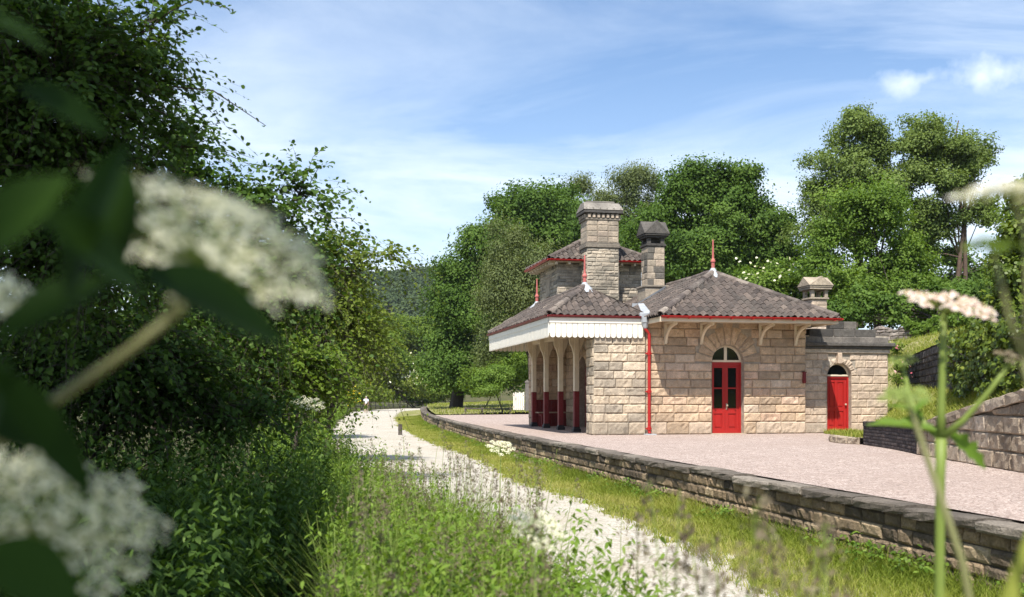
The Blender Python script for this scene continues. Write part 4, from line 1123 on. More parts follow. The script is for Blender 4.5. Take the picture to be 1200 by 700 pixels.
# --- wood behind the station
b = (-4.5, 82, .8)
tree('broadleaf_tree', 'large dark dense tree nearest the lane, left end of the wood behind the station', 'tree', b,
     [lobe(560, 380, 62, 85, 80, b), lobe(590, 310, 62, 60, 80, b), lobe(632, 262, 46, 42, 80, b), lobe(600, 250, 40, 28, 82, b), lobe(530, 395, 36, 62, 80, b), lobe(548, 340, 40, 50, 81, b), lobe(535, 440, 40, 30, 79, b), lobe(575, 435, 40, 34, 79, b), lobe(510, 440, 24, 30, 82, b)], 760, 1.0, 150, .23, .17, 'L_dark', 1, .5, group='trees of the wood behind the station', nlimb=20)
b = (1.8, 66, .9)
tree('birch_tree', 'pale soft grey-green weeping tree in front of the dark wood, left of the tower', 'tree', b,
     [lobe(600, 300, 26, 50, 66, b), lobe(612, 360, 38, 60, 66, b), lobe(592, 350, 34, 55, 66, b), lobe(585, 410, 30, 45, 66, b), lobe(632, 330, 26, 50, 66, b), lobe(590, 275, 17, 28, 66, b)], 420, .7, 110, .16, .085, 'L_birch', 2, .18, group='trees of the wood behind the station', droop=1.6, up=.25, flat=1.1)
b = (6.5, 88, 2)
tree('broadleaf_tree', 'dark round-headed tree directly behind the tall chimney', 'tree', b,
     [lobe(665, 285, 52, 62, 86, b), lobe(640, 270, 36, 42, 86, b), lobe(690, 300, 60, 60, 86, b), lobe(655, 245, 30, 24, 86, b)], 460, 1.0, 140, .25, .18, 'L_dark', 3, .45, group='trees of the wood behind the station')
b = (9.5, 96, 3)
tree('birch_tree', 'tall feathery pale tree rising behind the tall chimney', 'tree', b,
     [lobe(735, 235, 34, 40, 96, b), lobe(700, 238, 24, 30, 96, b), lobe(752, 225, 26, 30, 96, b), lobe(680, 225, 12, 16, 96, b), lobe(720, 270, 50, 50, 97, b)], 360, .9, 110, .20, .11, 'L_birch', 4, .2, group='trees of the wood behind the station', droop=1.0, flat=.9)
b = (13, 68, 3)
tree('broadleaf_tree', 'big dark green tree with a domed head above the station roof', 'tree', b,
     [lobe(850, 255, 62, 60, 66, b), lobe(800, 255, 50, 55, 66, b), lobe(862, 215, 36, 28, 66, b), lobe(895, 285, 44, 52, 66, b), lobe(825, 225, 34, 30, 66, b), lobe(830, 320, 90, 50, 66, b), lobe(772, 290, 38, 50, 67, b), lobe(912, 320, 30, 45, 66, b)], 860, .8, 150, .19, .145, 'L_dark', 5, .5, group='trees of the wood behind the station', nlimb=20)
b = (14.0, 54, 3)
tree('elder_tree', 'bright green tree dotted with cream blossom between roof finial and small chimney', 'tree', b,
     [lobe(893, 345, 40, 30, 54, b), lobe(925, 350, 34, 30, 54, b), lobe(880, 362, 40, 26, 54, b), lobe(905, 325, 22, 18, 54, b)], 240, .55, 110, .15, .11, 'L_bright', 6, .15, extra=('blossom', 'blossom', 260, .20))
# --- right hand group on the slope
b = (21, 62, 6)
tree('alder_tree', 'tall upright tree with an airy pointed head, left of the right-hand pair', 'tree', b,
     [lobe(1005, 170, 39, 49, 62, b), lobe(975, 215, 37, 52, 62, b), lobe(1020, 215, 46, 52, 62, b), lobe(985, 270, 53, 58, 62, b), lobe(1035, 180, 23, 37, 62, b), lobe(960, 265, 23, 58, 62, b), lobe(1008, 146, 16, 21, 62, b)], 560, .55, 90, .15, .115, 'L_alder', 7, .25, group='tall airy trees on the right-hand slope', inner=.3, nlimb=24, flat=.8)
b = (27.0, 62, 6)
tree('alder_tree', 'tall open-crowned tree with twin bare dark stems, sky showing through', 'tree', b,
     [lobe(1050, 235, 40, 44, 62.5, b), lobe(1098, 262, 42, 30, 63, b), lobe(1085, 290, 36, 26, 63, b), lobe(1085, 165, 39, 35, 62, b), lobe(1120, 185, 49, 42, 62, b), lobe(1150, 205, 28, 39, 62, b), lobe(1075, 205, 39, 46, 62, b), lobe(1110, 228, 56, 35, 62, b), lobe(1065, 250, 30, 46, 62, b), lobe(1150, 255, 30, 30, 62, b)], 760, .48, 85, .15, .115, 'L_alder', 8, .17, group='tall airy trees on the right-hand slope', inner=.1, nlimb=22, flat=.7, top=(.1, 0, 12.5), bark='pinebark')
sm = MB(); sm.tube([(.55, .1, -.1), (.5, .1, 3), (.42, .05, 7), (.3, 0, 12)], [.15, .13, .10, .03], 7); sm.build('second_stem', MAT['pinebark'], bpy.data.objects['alder_tree.001'], smooth=True)
b = (18.5, 52, 4.5)
tree('broadleaf_tree', 'bright green bushy tree in front of the tall airy pair', 'tree', b,
     [lobe(1020, 265, 58, 56, 52, b), lobe(975, 310, 56, 63, 52, b), lobe(1055, 315, 53, 58, 52, b), lobe(1015, 350, 81, 42, 52, b), lobe(1085, 350, 42, 39, 52, b), lobe(1010, 245, 32, 30, 52, b)], 700, .55, 110, .145, .11, 'L_bright', 9, .22, inner=.35, nlimb=22)
b = (30.5, 70, 6)
tree('broadleaf_tree', 'dark low tree filling the gap behind the twin stems', 'tree', b,
     [lobe(1095, 330, 40, 46, 70, b), lobe(1150, 335, 46, 40, 70, b), lobe(1190, 320, 46, 50, 70, b), lobe(1060, 345, 40, 34, 70, b), lobe(990, 362, 50, 26, 60, b), lobe(1060, 362, 50, 24, 60, b), lobe(1120, 355, 50, 28, 60, b), lobe(930, 372, 40, 24, 60, b)], 560, .8, 120, .20, .15, 'L_dark', 10, .25)
b = (20.0, 46, 4.8)
tree('laurel_bush', 'dark low bush at the foot of the slope above the ruined wall', 'bush', b,
     [lobe(985, 368, 34, 16, 47, b), lobe(1030, 362, 40, 15, 47, b), lobe(1090, 350, 40, 16, 47, b), lobe(1000, 355, 34, 18, 48, b), lobe(1130, 345, 26, 14, 47, b)], 150, .45, 60, .17, .12, 'L_dark', 12, .1, nlimb=8)
b = (33, 46, 5)
tree('broadleaf_tree', 'loose green tree at the right edge of the picture behind the ivy', 'tree', b,
     [lobe(1215, 290, 44, 50, 44, b), lobe(1190, 330, 30, 40, 44, b), lobe(1240, 250, 40, 50, 44, b)], 300, .55, 90, .14, .10, 'L_mid', 13, .2)

# ivy tree, ivy on walls
b = (11.15, 20.4, 3.1)
tree('ivy_tree', 'old trunk smothered in glossy yellow-green ivy at the right edge', 'tree', b,
     [lobe(1190, 380, 30, 60, 20, b), lobe(1205, 300, 36, 50, 20, b), lobe(1215, 250, 36, 40, 20.3, b), lobe(1180, 335, 24, 34, 20, b), lobe(1166, 400, 16, 30, 20.2, b), lobe(1230, 350, 40, 80, 20.6, b)], 520, .22, 62, .10, .085, 'L_ivy', 14, .2, k=6, inner=.7, up=.35, outw=.9, droop=1.0)
def drape(name, label, cat, pts, n, r, L, W, mat, seed, k=6, flat=.8, nl=60, outn=(-.9, -.3, .35), stem=True):
    rng = np.random.default_rng(seed); pts = [np.array(p) for p in pts]
    o = pts[0].copy(); t = thing(name, label, cat, tuple(o))
    cs = np.array([pts[rng.integers(len(pts))]+rng.normal(size=3)*np.array((r, r, r*.7)) for _ in range(n)])-o
    idx = np.repeat(np.arange(n), nl); P = cs[idx]+rng.normal(size=(len(idx), 3))*r*.6*np.array((1, 1, flat))
    nv = np.array(outn)+rng.normal(size=(len(idx), 3))*.5; sz = rng.uniform(.6, 1.3, len(idx))
    V = leaf_polys(P, nv, L*sz, W*sz, rng, k, .8)
    np_mesh('foliage', V, k, np.clip(.5*rng.random(n)[idx]+.5*rng.random(len(idx)), 0, 1), MAT[mat], t)
    if stem:
        mb = MB()
        for i in range(6):
            a = cs[rng.integers(n)]; c2 = cs[rng.integers(n)]; mb.tube([a-(0, 0, .1), (a+c2)/2+(0, 0, .05), c2], [.012, .01, .005], 5)
        mb.build('stem', MAT['bark'], t)
    return t
pts = []
for s in np.linspace(LD.L*.36, LD.L*.62, 22):
    for z in (2.0, 2.35, 2.7, 2.95):
        if z > 2.0+1.2*abs((s/LD.L-.54)/.20): pts.append(np.array(fd0(s, z, .10)))
for s in np.linspace(LD.L*.40, LD.L*.56, 14):
    for z in (1.95, 2.3, 2.65, 2.95): pts.append(np.array(fd0(s, z, .12)))
drape('ivy', 'curtain of dark glossy ivy hanging over the dark terrace wall', 'ivy', pts, 170, .12, .09, .075, 'L_ivy', 31)
pts = [np.array(fr(s, zr0(s)+h, .06)) for s in np.linspace(RWL.L*.47, RWL.L*.66, 12) for h in (.3, .55)] + [np.array(fr(s, zr1(s)+.05, -.15)) for s in np.linspace(RWL.L*.42, RWL.L*.68, 14)]
drape('ivy', 'light green creeper spilling over the ruined fieldstone wall', 'ivy', pts, 90, .13, .11, .085, 'L_bright', 32)

# rose by the annex
def bush(name, label, cat, base, lobes, nclump, cr, nleaf, L, W, mat, seed, extra=None, group=None, k=4, **kw):
    return tree(name, label, cat, base, lobes, nclump, cr, nleaf, L, W, mat, seed, .04, None, group, k, 8, 'bark', extra, **kw)
b = (12.25, 32.6, .85)
bush('rose_bush', 'straggly rose bush with a few pink and red flowers beside the annex corner', 'bush', b,
     [(0, 0, 1.4, .3, .3, .8), (.1, .1, 2.0, .25, .25, .5), (.1, 0, .7, .35, .35, .5)], 50, .16, 40, .08, .055, 'L_mid', 33, ('blossom', 'rose', 30, .10))
# bushes at the far end of the platform
b = (-.6, 63, .9)
bush('bush', 'rounded bright green bush by the white gate at the platform end', 'bush', b,
     [lobe(575, 452, 24, 18, 62, b), lobe(570, 460, 16, 12, 61, b), lobe(584, 440, 18, 12, 62.5, b)], 190, .4, 90, .12, .085, 'L_bright', 34)
b = (-2.0, 74, .9)
bush('bush', 'taller mid-green bush behind the rounded one at the wood edge', 'bush', b,
     [lobe(560, 445, 20, 20, 73, b), lobe(585, 435, 26, 20, 73, b), lobe(610, 440, 24, 24, 73, b)], 190, .5, 90, .14, .1, 'L_mid', 35)

# far lane side: hawthorns and trees across the lane's bend
far = [((-7, 158), [(520, 460, 24, 12), (540, 455, 24, 16), (500, 463, 20, 10)], 'L_mid', 'bush', 'low dark-leaved bush where the wood meets the lane bend', 'bush', None),
       ((-23, 128), [(415, 462, 22, 14), (440, 466, 16, 9), (395, 455, 20, 20)], 'L_hawth', 'bush', 'low green bush behind the walker at the fence', 'bush', None),
       ((-16, 168), [(470, 462, 26, 12), (490, 465, 18, 9), (450, 460, 18, 14)], 'L_bright', 'bush', 'low bright bush in the hedge line beyond the fence', 'bush', None),
       ((-14.6, 152), [(455, 452, 28, 20), (430, 445, 26, 22), (480, 455, 22, 16)], 'L_hawth', 'hawthorn_bush', 'hawthorn speckled with cream blossom beyond the walker', 'bush', ('blossom', 'blossom', 330, .45)),
       ((-10, 165), [(500, 450, 26, 22), (478, 440, 26, 26), (520, 455, 18, 16)], 'L_hawth', 'hawthorn_bush', 'hawthorn with thinner blossom where the lane bends out of sight', 'bush', ('blossom', 'blossom', 120, .42)),
       ((-21, 150), [(440, 410, 30, 34), (420, 420, 26, 40), (455, 425, 26, 26)], 'L_mid', 'broadleaf_tree', 'mid-green tree above the blossoming hawthorns', 'tree', None),
       ((-14, 185), [(485, 405, 32, 38), (465, 395, 28, 34), (510, 420, 26, 34), (500, 390, 24, 24)], 'L_mid', 'broadleaf_tree', 'rounded green tree in the dip under the far wooded hill', 'tree', None),
       ((-30, 175), [(410, 395, 36, 46), (445, 390, 30, 36), (395, 430, 40, 40)], 'L_mid', 'broadleaf_tree', 'broad green tree behind the lit hedge tip', 'tree', None)]
for i, ((x, y), ls, m, nm, lb, ct, ex) in enumerate(far):
    b = (x, y, 0)
    tree(nm, lb, ct, b, [lobe(*q, y, b) for q in ls], 260, 1.25 if ct == 'tree' else .9, 110, .36, .26, m, 50+i, .25 if ct == 'tree' else .1, extra=ex, inner=.5)

# far wooded hill
def hillz(x, y):
    return np.maximum(0, 74*np.exp(-((x+40)/190)**2)*np.clip((y-330)/260, 0, 1)**.8 + 6*np.sin(x*.03)*np.clip((y-330)/260, 0, 1) - np.clip((x+60)/60, 0, 6)*3.0*np.clip((y-330)/260, 0, 1))
g = MB(); g.grid([[(x, y, float(hillz(x, y))-.5) for x in np.linspace(-500, 420, 40)] for y in np.linspace(320, 800, 24)]); g.build('hill', MAT['soil'], kind='structure', smooth=True)
rng = np.random.default_rng(77)
nt_ = 1300; X = rng.uniform(-190, 120, nt_); Y = rng.uniform(335, 640, nt_); r = rng.uniform(3.5, 6.5, nt_)
base = np.stack([X, Y, hillz(X, Y)+r*.9], 1); nl = 110; idx = np.repeat(np.arange(nt_), nl)
d = nrm(rng.normal(size=(len(idx), 3))); d[:, 2] = np.abs(d[:, 2])*1.0-.15
P = base[idx]+d*r[idx][:, None]*rng.uniform(.75, 1.05, (len(idx), 1))*np.array((1, 1, 1.15))
sz = rng.uniform(.8, 1.6, len(idx))
V = leaf_polys(P, d+rng.normal(size=d.shape)*.4+np.array((0, 0, .4)), sz*1.5, sz*1.15, rng, 4)
np_mesh('woodland', V, 4, np.clip(.65*rng.random(nt_)[idx]+.35*rng.random(len(idx)), 0, 1), MAT['L_far'], kind='stuff')

# ------------------------------------------------------------------ left hedge of tall shrubs
hg = 'shrubs of the tall hedge along the left side of the lane'
def shrub(label, base, lobes, nclump, cr, nleaf, L, W, mat, seed, r0=.08, nlimb=26, **kw):
    return tree('hedge_shrub', label, 'shrub', base, lobes, nclump, cr, nleaf, L, W, mat, seed, r0, None, hg, 6, nlimb, **kw)
b = (-6.4, 9.0, 0)
shrub('tall dark shrub filling the top left corner, nearest of the hedge', b,
      [lobe(60, 120, 130, 150, 9, b), lobe(160, 90, 70, 90, 9.2, b), lobe(110, 270, 110, 130, 9, b), lobe(215, 170, 42, 60, 9.4, b), lobe(170, 30, 36, 60, 9, b), lobe(200, 280, 60, 80, 9.4, b), lobe(20, 20, 90, 90, 9, b)], 2500, .32, 15, .085, .05, 'L_hedge', 61, .09, inner=.1, length=.75)
b = (-5.2, 14.0, 0)
shrub('tall shrub with leafy sprays against the sky, second in the hedge', b,
      [lobe(260, 240, 56, 56, 14, b), lobe(310, 255, 44, 46, 14, b), lobe(240, 330, 80, 80, 14, b), lobe(330, 330, 56, 70, 14, b), lobe(350, 226, 26, 16, 14.2, b), lobe(375, 255, 20, 30, 14.2, b), lobe(215, 190, 50, 60, 14, b)], 1700, .34, 13, .10, .075, 'L_hedge', 62, .07, inner=.1, length=.95)
b = (-4.4, 19.5, 0)
shrub('slender arching shrub with drooping sprays reaching over the lane', b,
      [lobe(375, 300, 44, 36, 20, b), lobe(415, 312, 30, 24, 20, b), lobe(455, 298, 24, 12, 20, b), lobe(365, 360, 56, 52, 20, b), lobe(418, 385, 30, 36, 20, b)], 800, .36, 14, .12, .07, 'L_hawth', 63, .06, inner=.05, length=1.2, arch=.6)
b = (-5.0, 27, 0)
shrub('yellow-green lit shrub at the tip of the hedge', b,
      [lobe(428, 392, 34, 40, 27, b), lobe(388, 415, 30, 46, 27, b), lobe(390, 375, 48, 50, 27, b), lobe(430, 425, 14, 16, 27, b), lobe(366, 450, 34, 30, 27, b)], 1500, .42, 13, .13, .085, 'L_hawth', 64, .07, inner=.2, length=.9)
b = (-5.2, 17.5, 0)
shrub('low shaded shrub under the tall ones, middle of the hedge', b,
      [lobe(300, 430, 80, 60, 17, b), lobe(360, 440, 50, 44, 17.5, b), lobe(240, 420, 80, 70, 17, b)], 1300, .34, 13, .11, .07, 'L_mid', 65, .05, length=.8)
b = (-5.4, 11.5, 0)
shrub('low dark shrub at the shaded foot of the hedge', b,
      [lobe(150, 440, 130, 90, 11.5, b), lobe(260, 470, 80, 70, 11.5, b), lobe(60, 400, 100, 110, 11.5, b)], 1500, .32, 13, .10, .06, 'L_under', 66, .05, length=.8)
b = (-8.2, 42, 0)
shrub('broad shrub along the lane just short of the walker', b,
      [lobe(378, 420, 28, 50, 42, b), lobe(392, 448, 14, 20, 42, b), lobe(365, 400, 36, 60, 43, b)], 800, .55, 13, .17, .11, 'L_hawth', 67, .1, length=1.1)
# overhanging tree that stands left of and behind the photographer ; its unseen crown is shaped to shade hedge and elder
b = (-4.6, -1.5, 0)
tree('ash_tree', 'big tree overhanging the lane at the left, its crown out of view, shading the hedge', 'tree', b,
     [(-1.2, 3.2, 8.0, 3.2, 3.6, 1.5), (-.3, -1.5, 8.6, 3.4, 3.2, 1.3), (-2.8, 6.0, 8.6, 3.0, 3.0, 1.4), (2.15, -1.8, 7.9, 1.4, 2.2, .8), (-4, 1, 8.5, 3, 3.5, 1.6), (.6, -3.6, 8.2, 2.2, 1.8, 1.1), (-2.5, -4, 8, 3.0, 3, 1.5),
      (-.6, 6.6, 8.2, 2.6, 2.6, 1.2), (-4.5, 7, 8.6, 3, 3, 1.5)], 1900, .55, 46, .19, .115, 'L_hedge', 70, .28, top=(-.5, 1, 8.5), inner=.05, k=6, outw=.1, up=1.0, nlimb=20)
# ------------------------------------------------------------------ grass, verge plants and undergrowth
rg = np.random.default_rng(5)
def blades(P, h, w, lean, rng, seg=2):
    """P (N,3) roots; returns (2N,4,3) quads for curved blades"""
    n = len(P); a = rng.uniform(0, 2*PI, n); l = np.stack([np.cos(a), np.sin(a), np.zeros(n)], 1)
    b = rng.uniform(0, 2*PI, n); s = np.stack([np.cos(b), np.sin(b), np.zeros(n)], 1)*(w/2)[:, None]
    up = np.array((0, 0, 1.0)); ln = (lean*h)[:, None]
    m = P+up*(h*.55)[:, None]+l*ln*.3; t = P+up*(h*.95)[:, None]+l*ln
    q1 = np.stack([P-s, P+s, m+s*.8, m-s*.8], 1); q2 = np.stack([m-s*.8, m+s*.8, t+s*.12, t-s*.12], 1)
    return np.concatenate([q1, q2])
def grass(name, P, h, w, lean, mat, rng, tint=None):
    V = blades(P, h, w, lean, rng); t = rng.random(len(P)) if tint is None else tint
    return np_mesh(name, V, 4, np.concatenate([t, t]), MAT[mat], kind='stuff')
EX = lambda y: np.interp(y, EDGE.P[:, 1], EDGE.P[:, 0])
PRX = lambda y: np.interp(y, PATHR.P[:120, 1], PATHR.P[:120, 0])
PLX = lambda y: np.interp(y, PATHL.P[:120, 1], PATHL.P[:120, 0])
# verge turf: denser and longer along the foot of the platform wall, thin by the path
n = 150000
y = 3+ (rg.random(n)**1.9)*85; f = rg.random(n)**.85
x = PRX(y)+(EX(y)-.06-PRX(y))*f + rg.normal(0, .12, n)*(1-f)
keep = (x < EX(y)-.04); x, y, f = x[keep], y[keep], f[keep]
cl = .5+.5*np.sin(x*2.3+np.sin(y*1.1)*2)*np.sin(y*1.7+x); far_ = 1+y/30
h = (.035+.05*rg.random(len(x))+ .16*np.clip((f-.66)/.34, 0, 1)**1.5*rg.random(len(x))+.05*cl*f)
keep = rg.random(len(x)) < (.14+.86*np.clip(f*1.3+.45*(cl-.5), 0, 1)); 
grass('grass', np.stack([x, y, np.full(len(x), .004)], 1)[keep], (h*1.1)[keep], (.007*far_)[keep], rg.uniform(.2, .9, keep.sum()), 'grass', rg, np.clip(.78-.5*f+.28*np.sin(x*1.7+np.sin(y*.8)*1.5)*np.sin(y*1.3+1.2*x)+rg.normal(0, .18, len(f)), 0, 1)[keep])
# ragged tufts creeping over the edge of the path
n = 2600; y = 3+rg.random(n)**1.7*60; x = PRX(y)+rg.normal(.02, .16, n)
P = np.repeat(np.stack([x, y, np.full(n, .006)], 1), 9, 0)+rg.normal(size=(n*9, 3))*np.array((.035, .045, 0))
grass('edge_grass', P, rg.uniform(.025, .085, n*9), .007*(1+P[:, 1]/30), rg.uniform(.3, 1.1, n*9), 'grass', rg, np.clip(rg.normal(.6, .22, n*9), 0, 1))
# weeds at the foot of the platform wall
n = 1500
y = 4+rg.random(n)**1.6*60; x = EX(y)-.10-np.abs(rg.normal(0, .16, n)); cl = (np.sin(y*1.9)+np.sin(y*.73+1)+np.sin(y*4.1)) > .4
P = np.stack([x, y, rg.uniform(.03, .22, n)], 1)[cl]
P = np.repeat(P, 6, 0)+rg.normal(size=(cl.sum()*6, 3))*np.array((.06, .06, .05)); P[:, 2] = np.abs(P[:, 2])
V = leaf_polys(P, np.array((-.2, -.3, .8))+rg.normal(size=P.shape)*.5, rg.uniform(.03, .08, len(P)), rg.uniform(.018, .04, len(P)), rg, 6)
np_mesh('weeds', V, 6, rg.random(len(P)), MAT['L_nettle'], kind='stuff')
# grass on the banks
def slope_pts(A, B, n, rng, bulge):
    u = rng.random(n); v = rng.random(n)
    a = np.stack([np.interp(u*A.L, A.S, A.P[:, k]) for k in range(3)], 1); b = np.stack([np.interp(u*B.L, B.S, B.P[:, k]) for k in range(3)], 1)
    p = a+(b-a)*v[:, None]; p[:, 2] += bulge*np.sin(PI*v); return p
P = np.concatenate([slope_pts(L1, L2, 30000, rg, -.17), slope_pts(L3, L4, 26000, rg, .1), slope_pts(Lb, Lc, 6000, rg, .1),
                    np.stack([rg.uniform(7.9, 8.7, 1500), rg.uniform(23.4, 26.2, 1500), np.full(1500, PZ+.16)], 1)])
P = P[(P[:, 0] < 23)]
q = P[-1500:]; 
grass('bank_grass', P, rg.uniform(.05, .17, len(P)), np.full(len(P), .02), rg.uniform(.2, .9, len(P)), 'grass', rg, np.clip(rg.normal(.55, .22, len(P)), 0, 1))
P = []
for i in range(9000):
    yy = rg.uniform(60, 150); P.append((EX(yy)+rg.uniform(.6, 16), yy, PZ+rg.uniform(.05, .4)))
P = np.array(P); P[:, 2] = PZ+.02+np.minimum(.9, .03*np.maximum(0, P[:, 0]-EX(P[:, 1])-1.2))+np.clip((P[:, 1]-61)/30, 0, 1)*.25
grass('lawn_grass', P, rg.uniform(.06, .16, len(P)), np.full(len(P), .05), rg.uniform(.2, .8, len(P)), 'grass', rg)

# left verge: nettles and lush weeds between path and hedge
def weed_mass(name, P0, h, per, L, W, mat, rng, k=6, up=.8):
    """leafy upright plants: leaves in tiers up each stem"""
    n = len(P0); idx = np.repeat(np.arange(n), per); t = np.tile((np.arange(per)+.5)/per, n)+rng.uniform(-.04, .04, n*per)
    lean = rng.normal(size=(n, 2))*.12
    hh = h[idx]*(.15+.85*t)
    base = P0[idx]+np.stack([lean[idx, 0]*hh, lean[idx, 1]*hh, hh], 1)
    a = rng.uniform(0, 2*PI, n*per); d = np.stack([np.cos(a), np.sin(a), rng.uniform(-.5, .1, n*per)], 1)
    sz = (1.15-.6*t)*rng.uniform(.7, 1.2, n*per)
    C_ = base+d*(L*sz*.5)[:, None]
    nv = np.stack([np.cos(a)*.4, np.sin(a)*.4, np.full(n*per, up)], 1)+rng.normal(size=(n*per, 3))*.2
    V = leaf_polys(C_, nv, L*sz, W*sz, rng, k, 0, d)
    tt = np.clip(.35+.4*t+rng.normal(0, .15, n*per), 0, 1)
    s = np.repeat(P0, 1, 0); tip = P0+np.stack([lean[:, 0]*h, lean[:, 1]*h, h], 1)*.9; w = np.array((.0028, 0, 0))
    ST_ = np.stack([s-w, s+w, tip+w*.5, tip-w*.5], 1)
    o = np_mesh(name, V, k, tt, MAT[mat], kind='stuff'); return ST_
stems = []
n = 3300; y = 4.0+rg.random(n)**1.2*20; x = PLX(y)-.0-rg.random(n)**.8*(1.0+.05*y); k_ = (x*1200/y+600 > 385)
P0 = np.stack([x, y, np.zeros(n)], 1)[k_]
stems.append(weed_mass('nettles', P0, rg.uniform(.35, 1.12, len(P0)), 26, .075, .034, 'L_nettle', rg))
n = 1100; y = rg.uniform(22, 110, n); x = PLX(y)-.1-rg.random(n)*(1.6+.02*y)
P0 = np.stack([x, y, np.zeros(n)], 1)
stems.append(weed_mass('lane_weeds', P0, rg.uniform(.4, 1.3, n), 22, .2, .09, 'L_bright', rg))
n = 3600; y = 2.4+rg.random(n)*12; x = -1.3-.06*y-rg.random(n)*5.5; k_ = (x*1200/y+600 > -60) & (x*1200/y+600 < 395)
P0 = np.stack([x, y, np.zeros(n)], 1)[k_]
hf = len(P0)//2; weed_mass('undergrowth', P0[:hf], rg.uniform(.3, 1.45, hf), 28, .105, .055, 'L_under', rg)
weed_mass('nettle_patch', P0[hf:], rg.uniform(.4, 1.6, len(P0)-hf), 34, .10, .028, 'L_hedge', rg, up=.5)
S_ = np.concatenate(stems); np_mesh('weed_stems', S_, 4, rg.random(len(S_)), MAT['stem'], kind='stuff')

# tall flowering grass in the foreground verge
n = 10500; y = 2.3+rg.random(n)**1.2*9; x = rg.normal(-.35, .62, n)*(.35+.12*y)+.15; pxx = x*1200/y+600
k_ = (pxx > 400) & (pxx < 960) & (x < PLX(y)+.12+.5*rg.random(n)**3) & (rg.random(n) < np.clip((y-1.6)/2.2, .25, 1))
x, y = x[k_], y[k_]
P0 = np.stack([x, y, np.zeros(len(x))], 1)
grass('tall_grass', np.repeat(P0, 3, 0)+rg.normal(size=(len(P0)*3, 3))*np.array((.05, .05, 0)), rg.uniform(.3, 1.0, len(P0)*3), np.full(len(P0)*3, .007), rg.uniform(.1, .7, len(P0)*3), 'tallgrass', rg)
n2 = 250; ii = rg.choice(len(P0), min(n2, len(P0)), replace=False); Q = P0[ii]; yn = rg.uniform(1.3, 2.2, 13); xn = (rg.uniform(760, 950, 13)-600)/1200*yn; Q = np.concatenate([Q, np.stack([xn, yn, 0*yn], 1)]); n2 = len(Q)
hh = np.clip(rg.normal(1.12, .2, n2), .6, 1.5); hh[-13:] = 1.75-(rg.uniform(560, 680, 13)-465)/1200*yn; a = rg.uniform(0, 2*PI, n2); ln = rg.uniform(.03, .22, n2)
tip = Q+np.stack([np.cos(a)*ln, np.sin(a)*ln, hh], 1); mid = Q+np.stack([np.cos(a)*ln*.35, np.sin(a)*ln*.35, hh*.6], 1); w = np.array((.0022, 0, 0)); wy = np.array((0, .0022, 0))
V = np.concatenate([np.stack([Q-w, Q+w, mid+w, mid-w], 1), np.stack([mid-w, mid+w, tip+w*.6, tip-w*.6], 1), np.stack([Q-wy, Q+wy, mid+wy, mid-wy], 1), np.stack([mid-wy, mid+wy, tip+wy*.6, tip-wy*.6], 1)])
np_mesh('grass_stalks', V, 4, rg.random(len(V)), MAT['stem'], kind='stuff')
# cocksfoot-like clustered seed heads
per = 64; idx = np.repeat(np.arange(n2), per); t = rg.random(len(idx)); cl = np.floor(t*5)/5+.1
side = np.where(cl > .5, 0.2, 1.0)*rg.choice((-1, 1), len(idx))
ca = a[idx]+side*1.2
P = tip[idx]+np.stack([np.cos(ca)*.03*np.abs(side), np.sin(ca)*.03*np.abs(side), -.17*(1-cl)+.01], 1)+rg.normal(size=(len(idx), 3))*np.array((.010, .010, .009))
V = leaf_polys(P, rg.normal(size=P.shape), rg.uniform(.010, .020, len(P)), rg.uniform(.005, .009, len(P)), rg, 4, 0, np.array((0, 0, 1.0))+rg.normal(size=P.shape)*.5)
np_mesh('seed_heads', V, 4, np.clip(.5*rg.random(n2)[idx]+.5*rg.random(len(idx)), 0, 1), MAT['seed'], kind='stuff')
n = 1200; y = 2.6+rg.random(n)*3.6; x = (rg.uniform(450, 830, n)-600)/1200*y; k_ = x < PLX(y)+.30
P0 = np.stack([x, y, np.zeros(n)], 1)[k_]
weed_mass('verge_weeds', P0, rg.uniform(.6, 1.22, len(P0)), 26, .08, .032, 'L_nettle', rg)

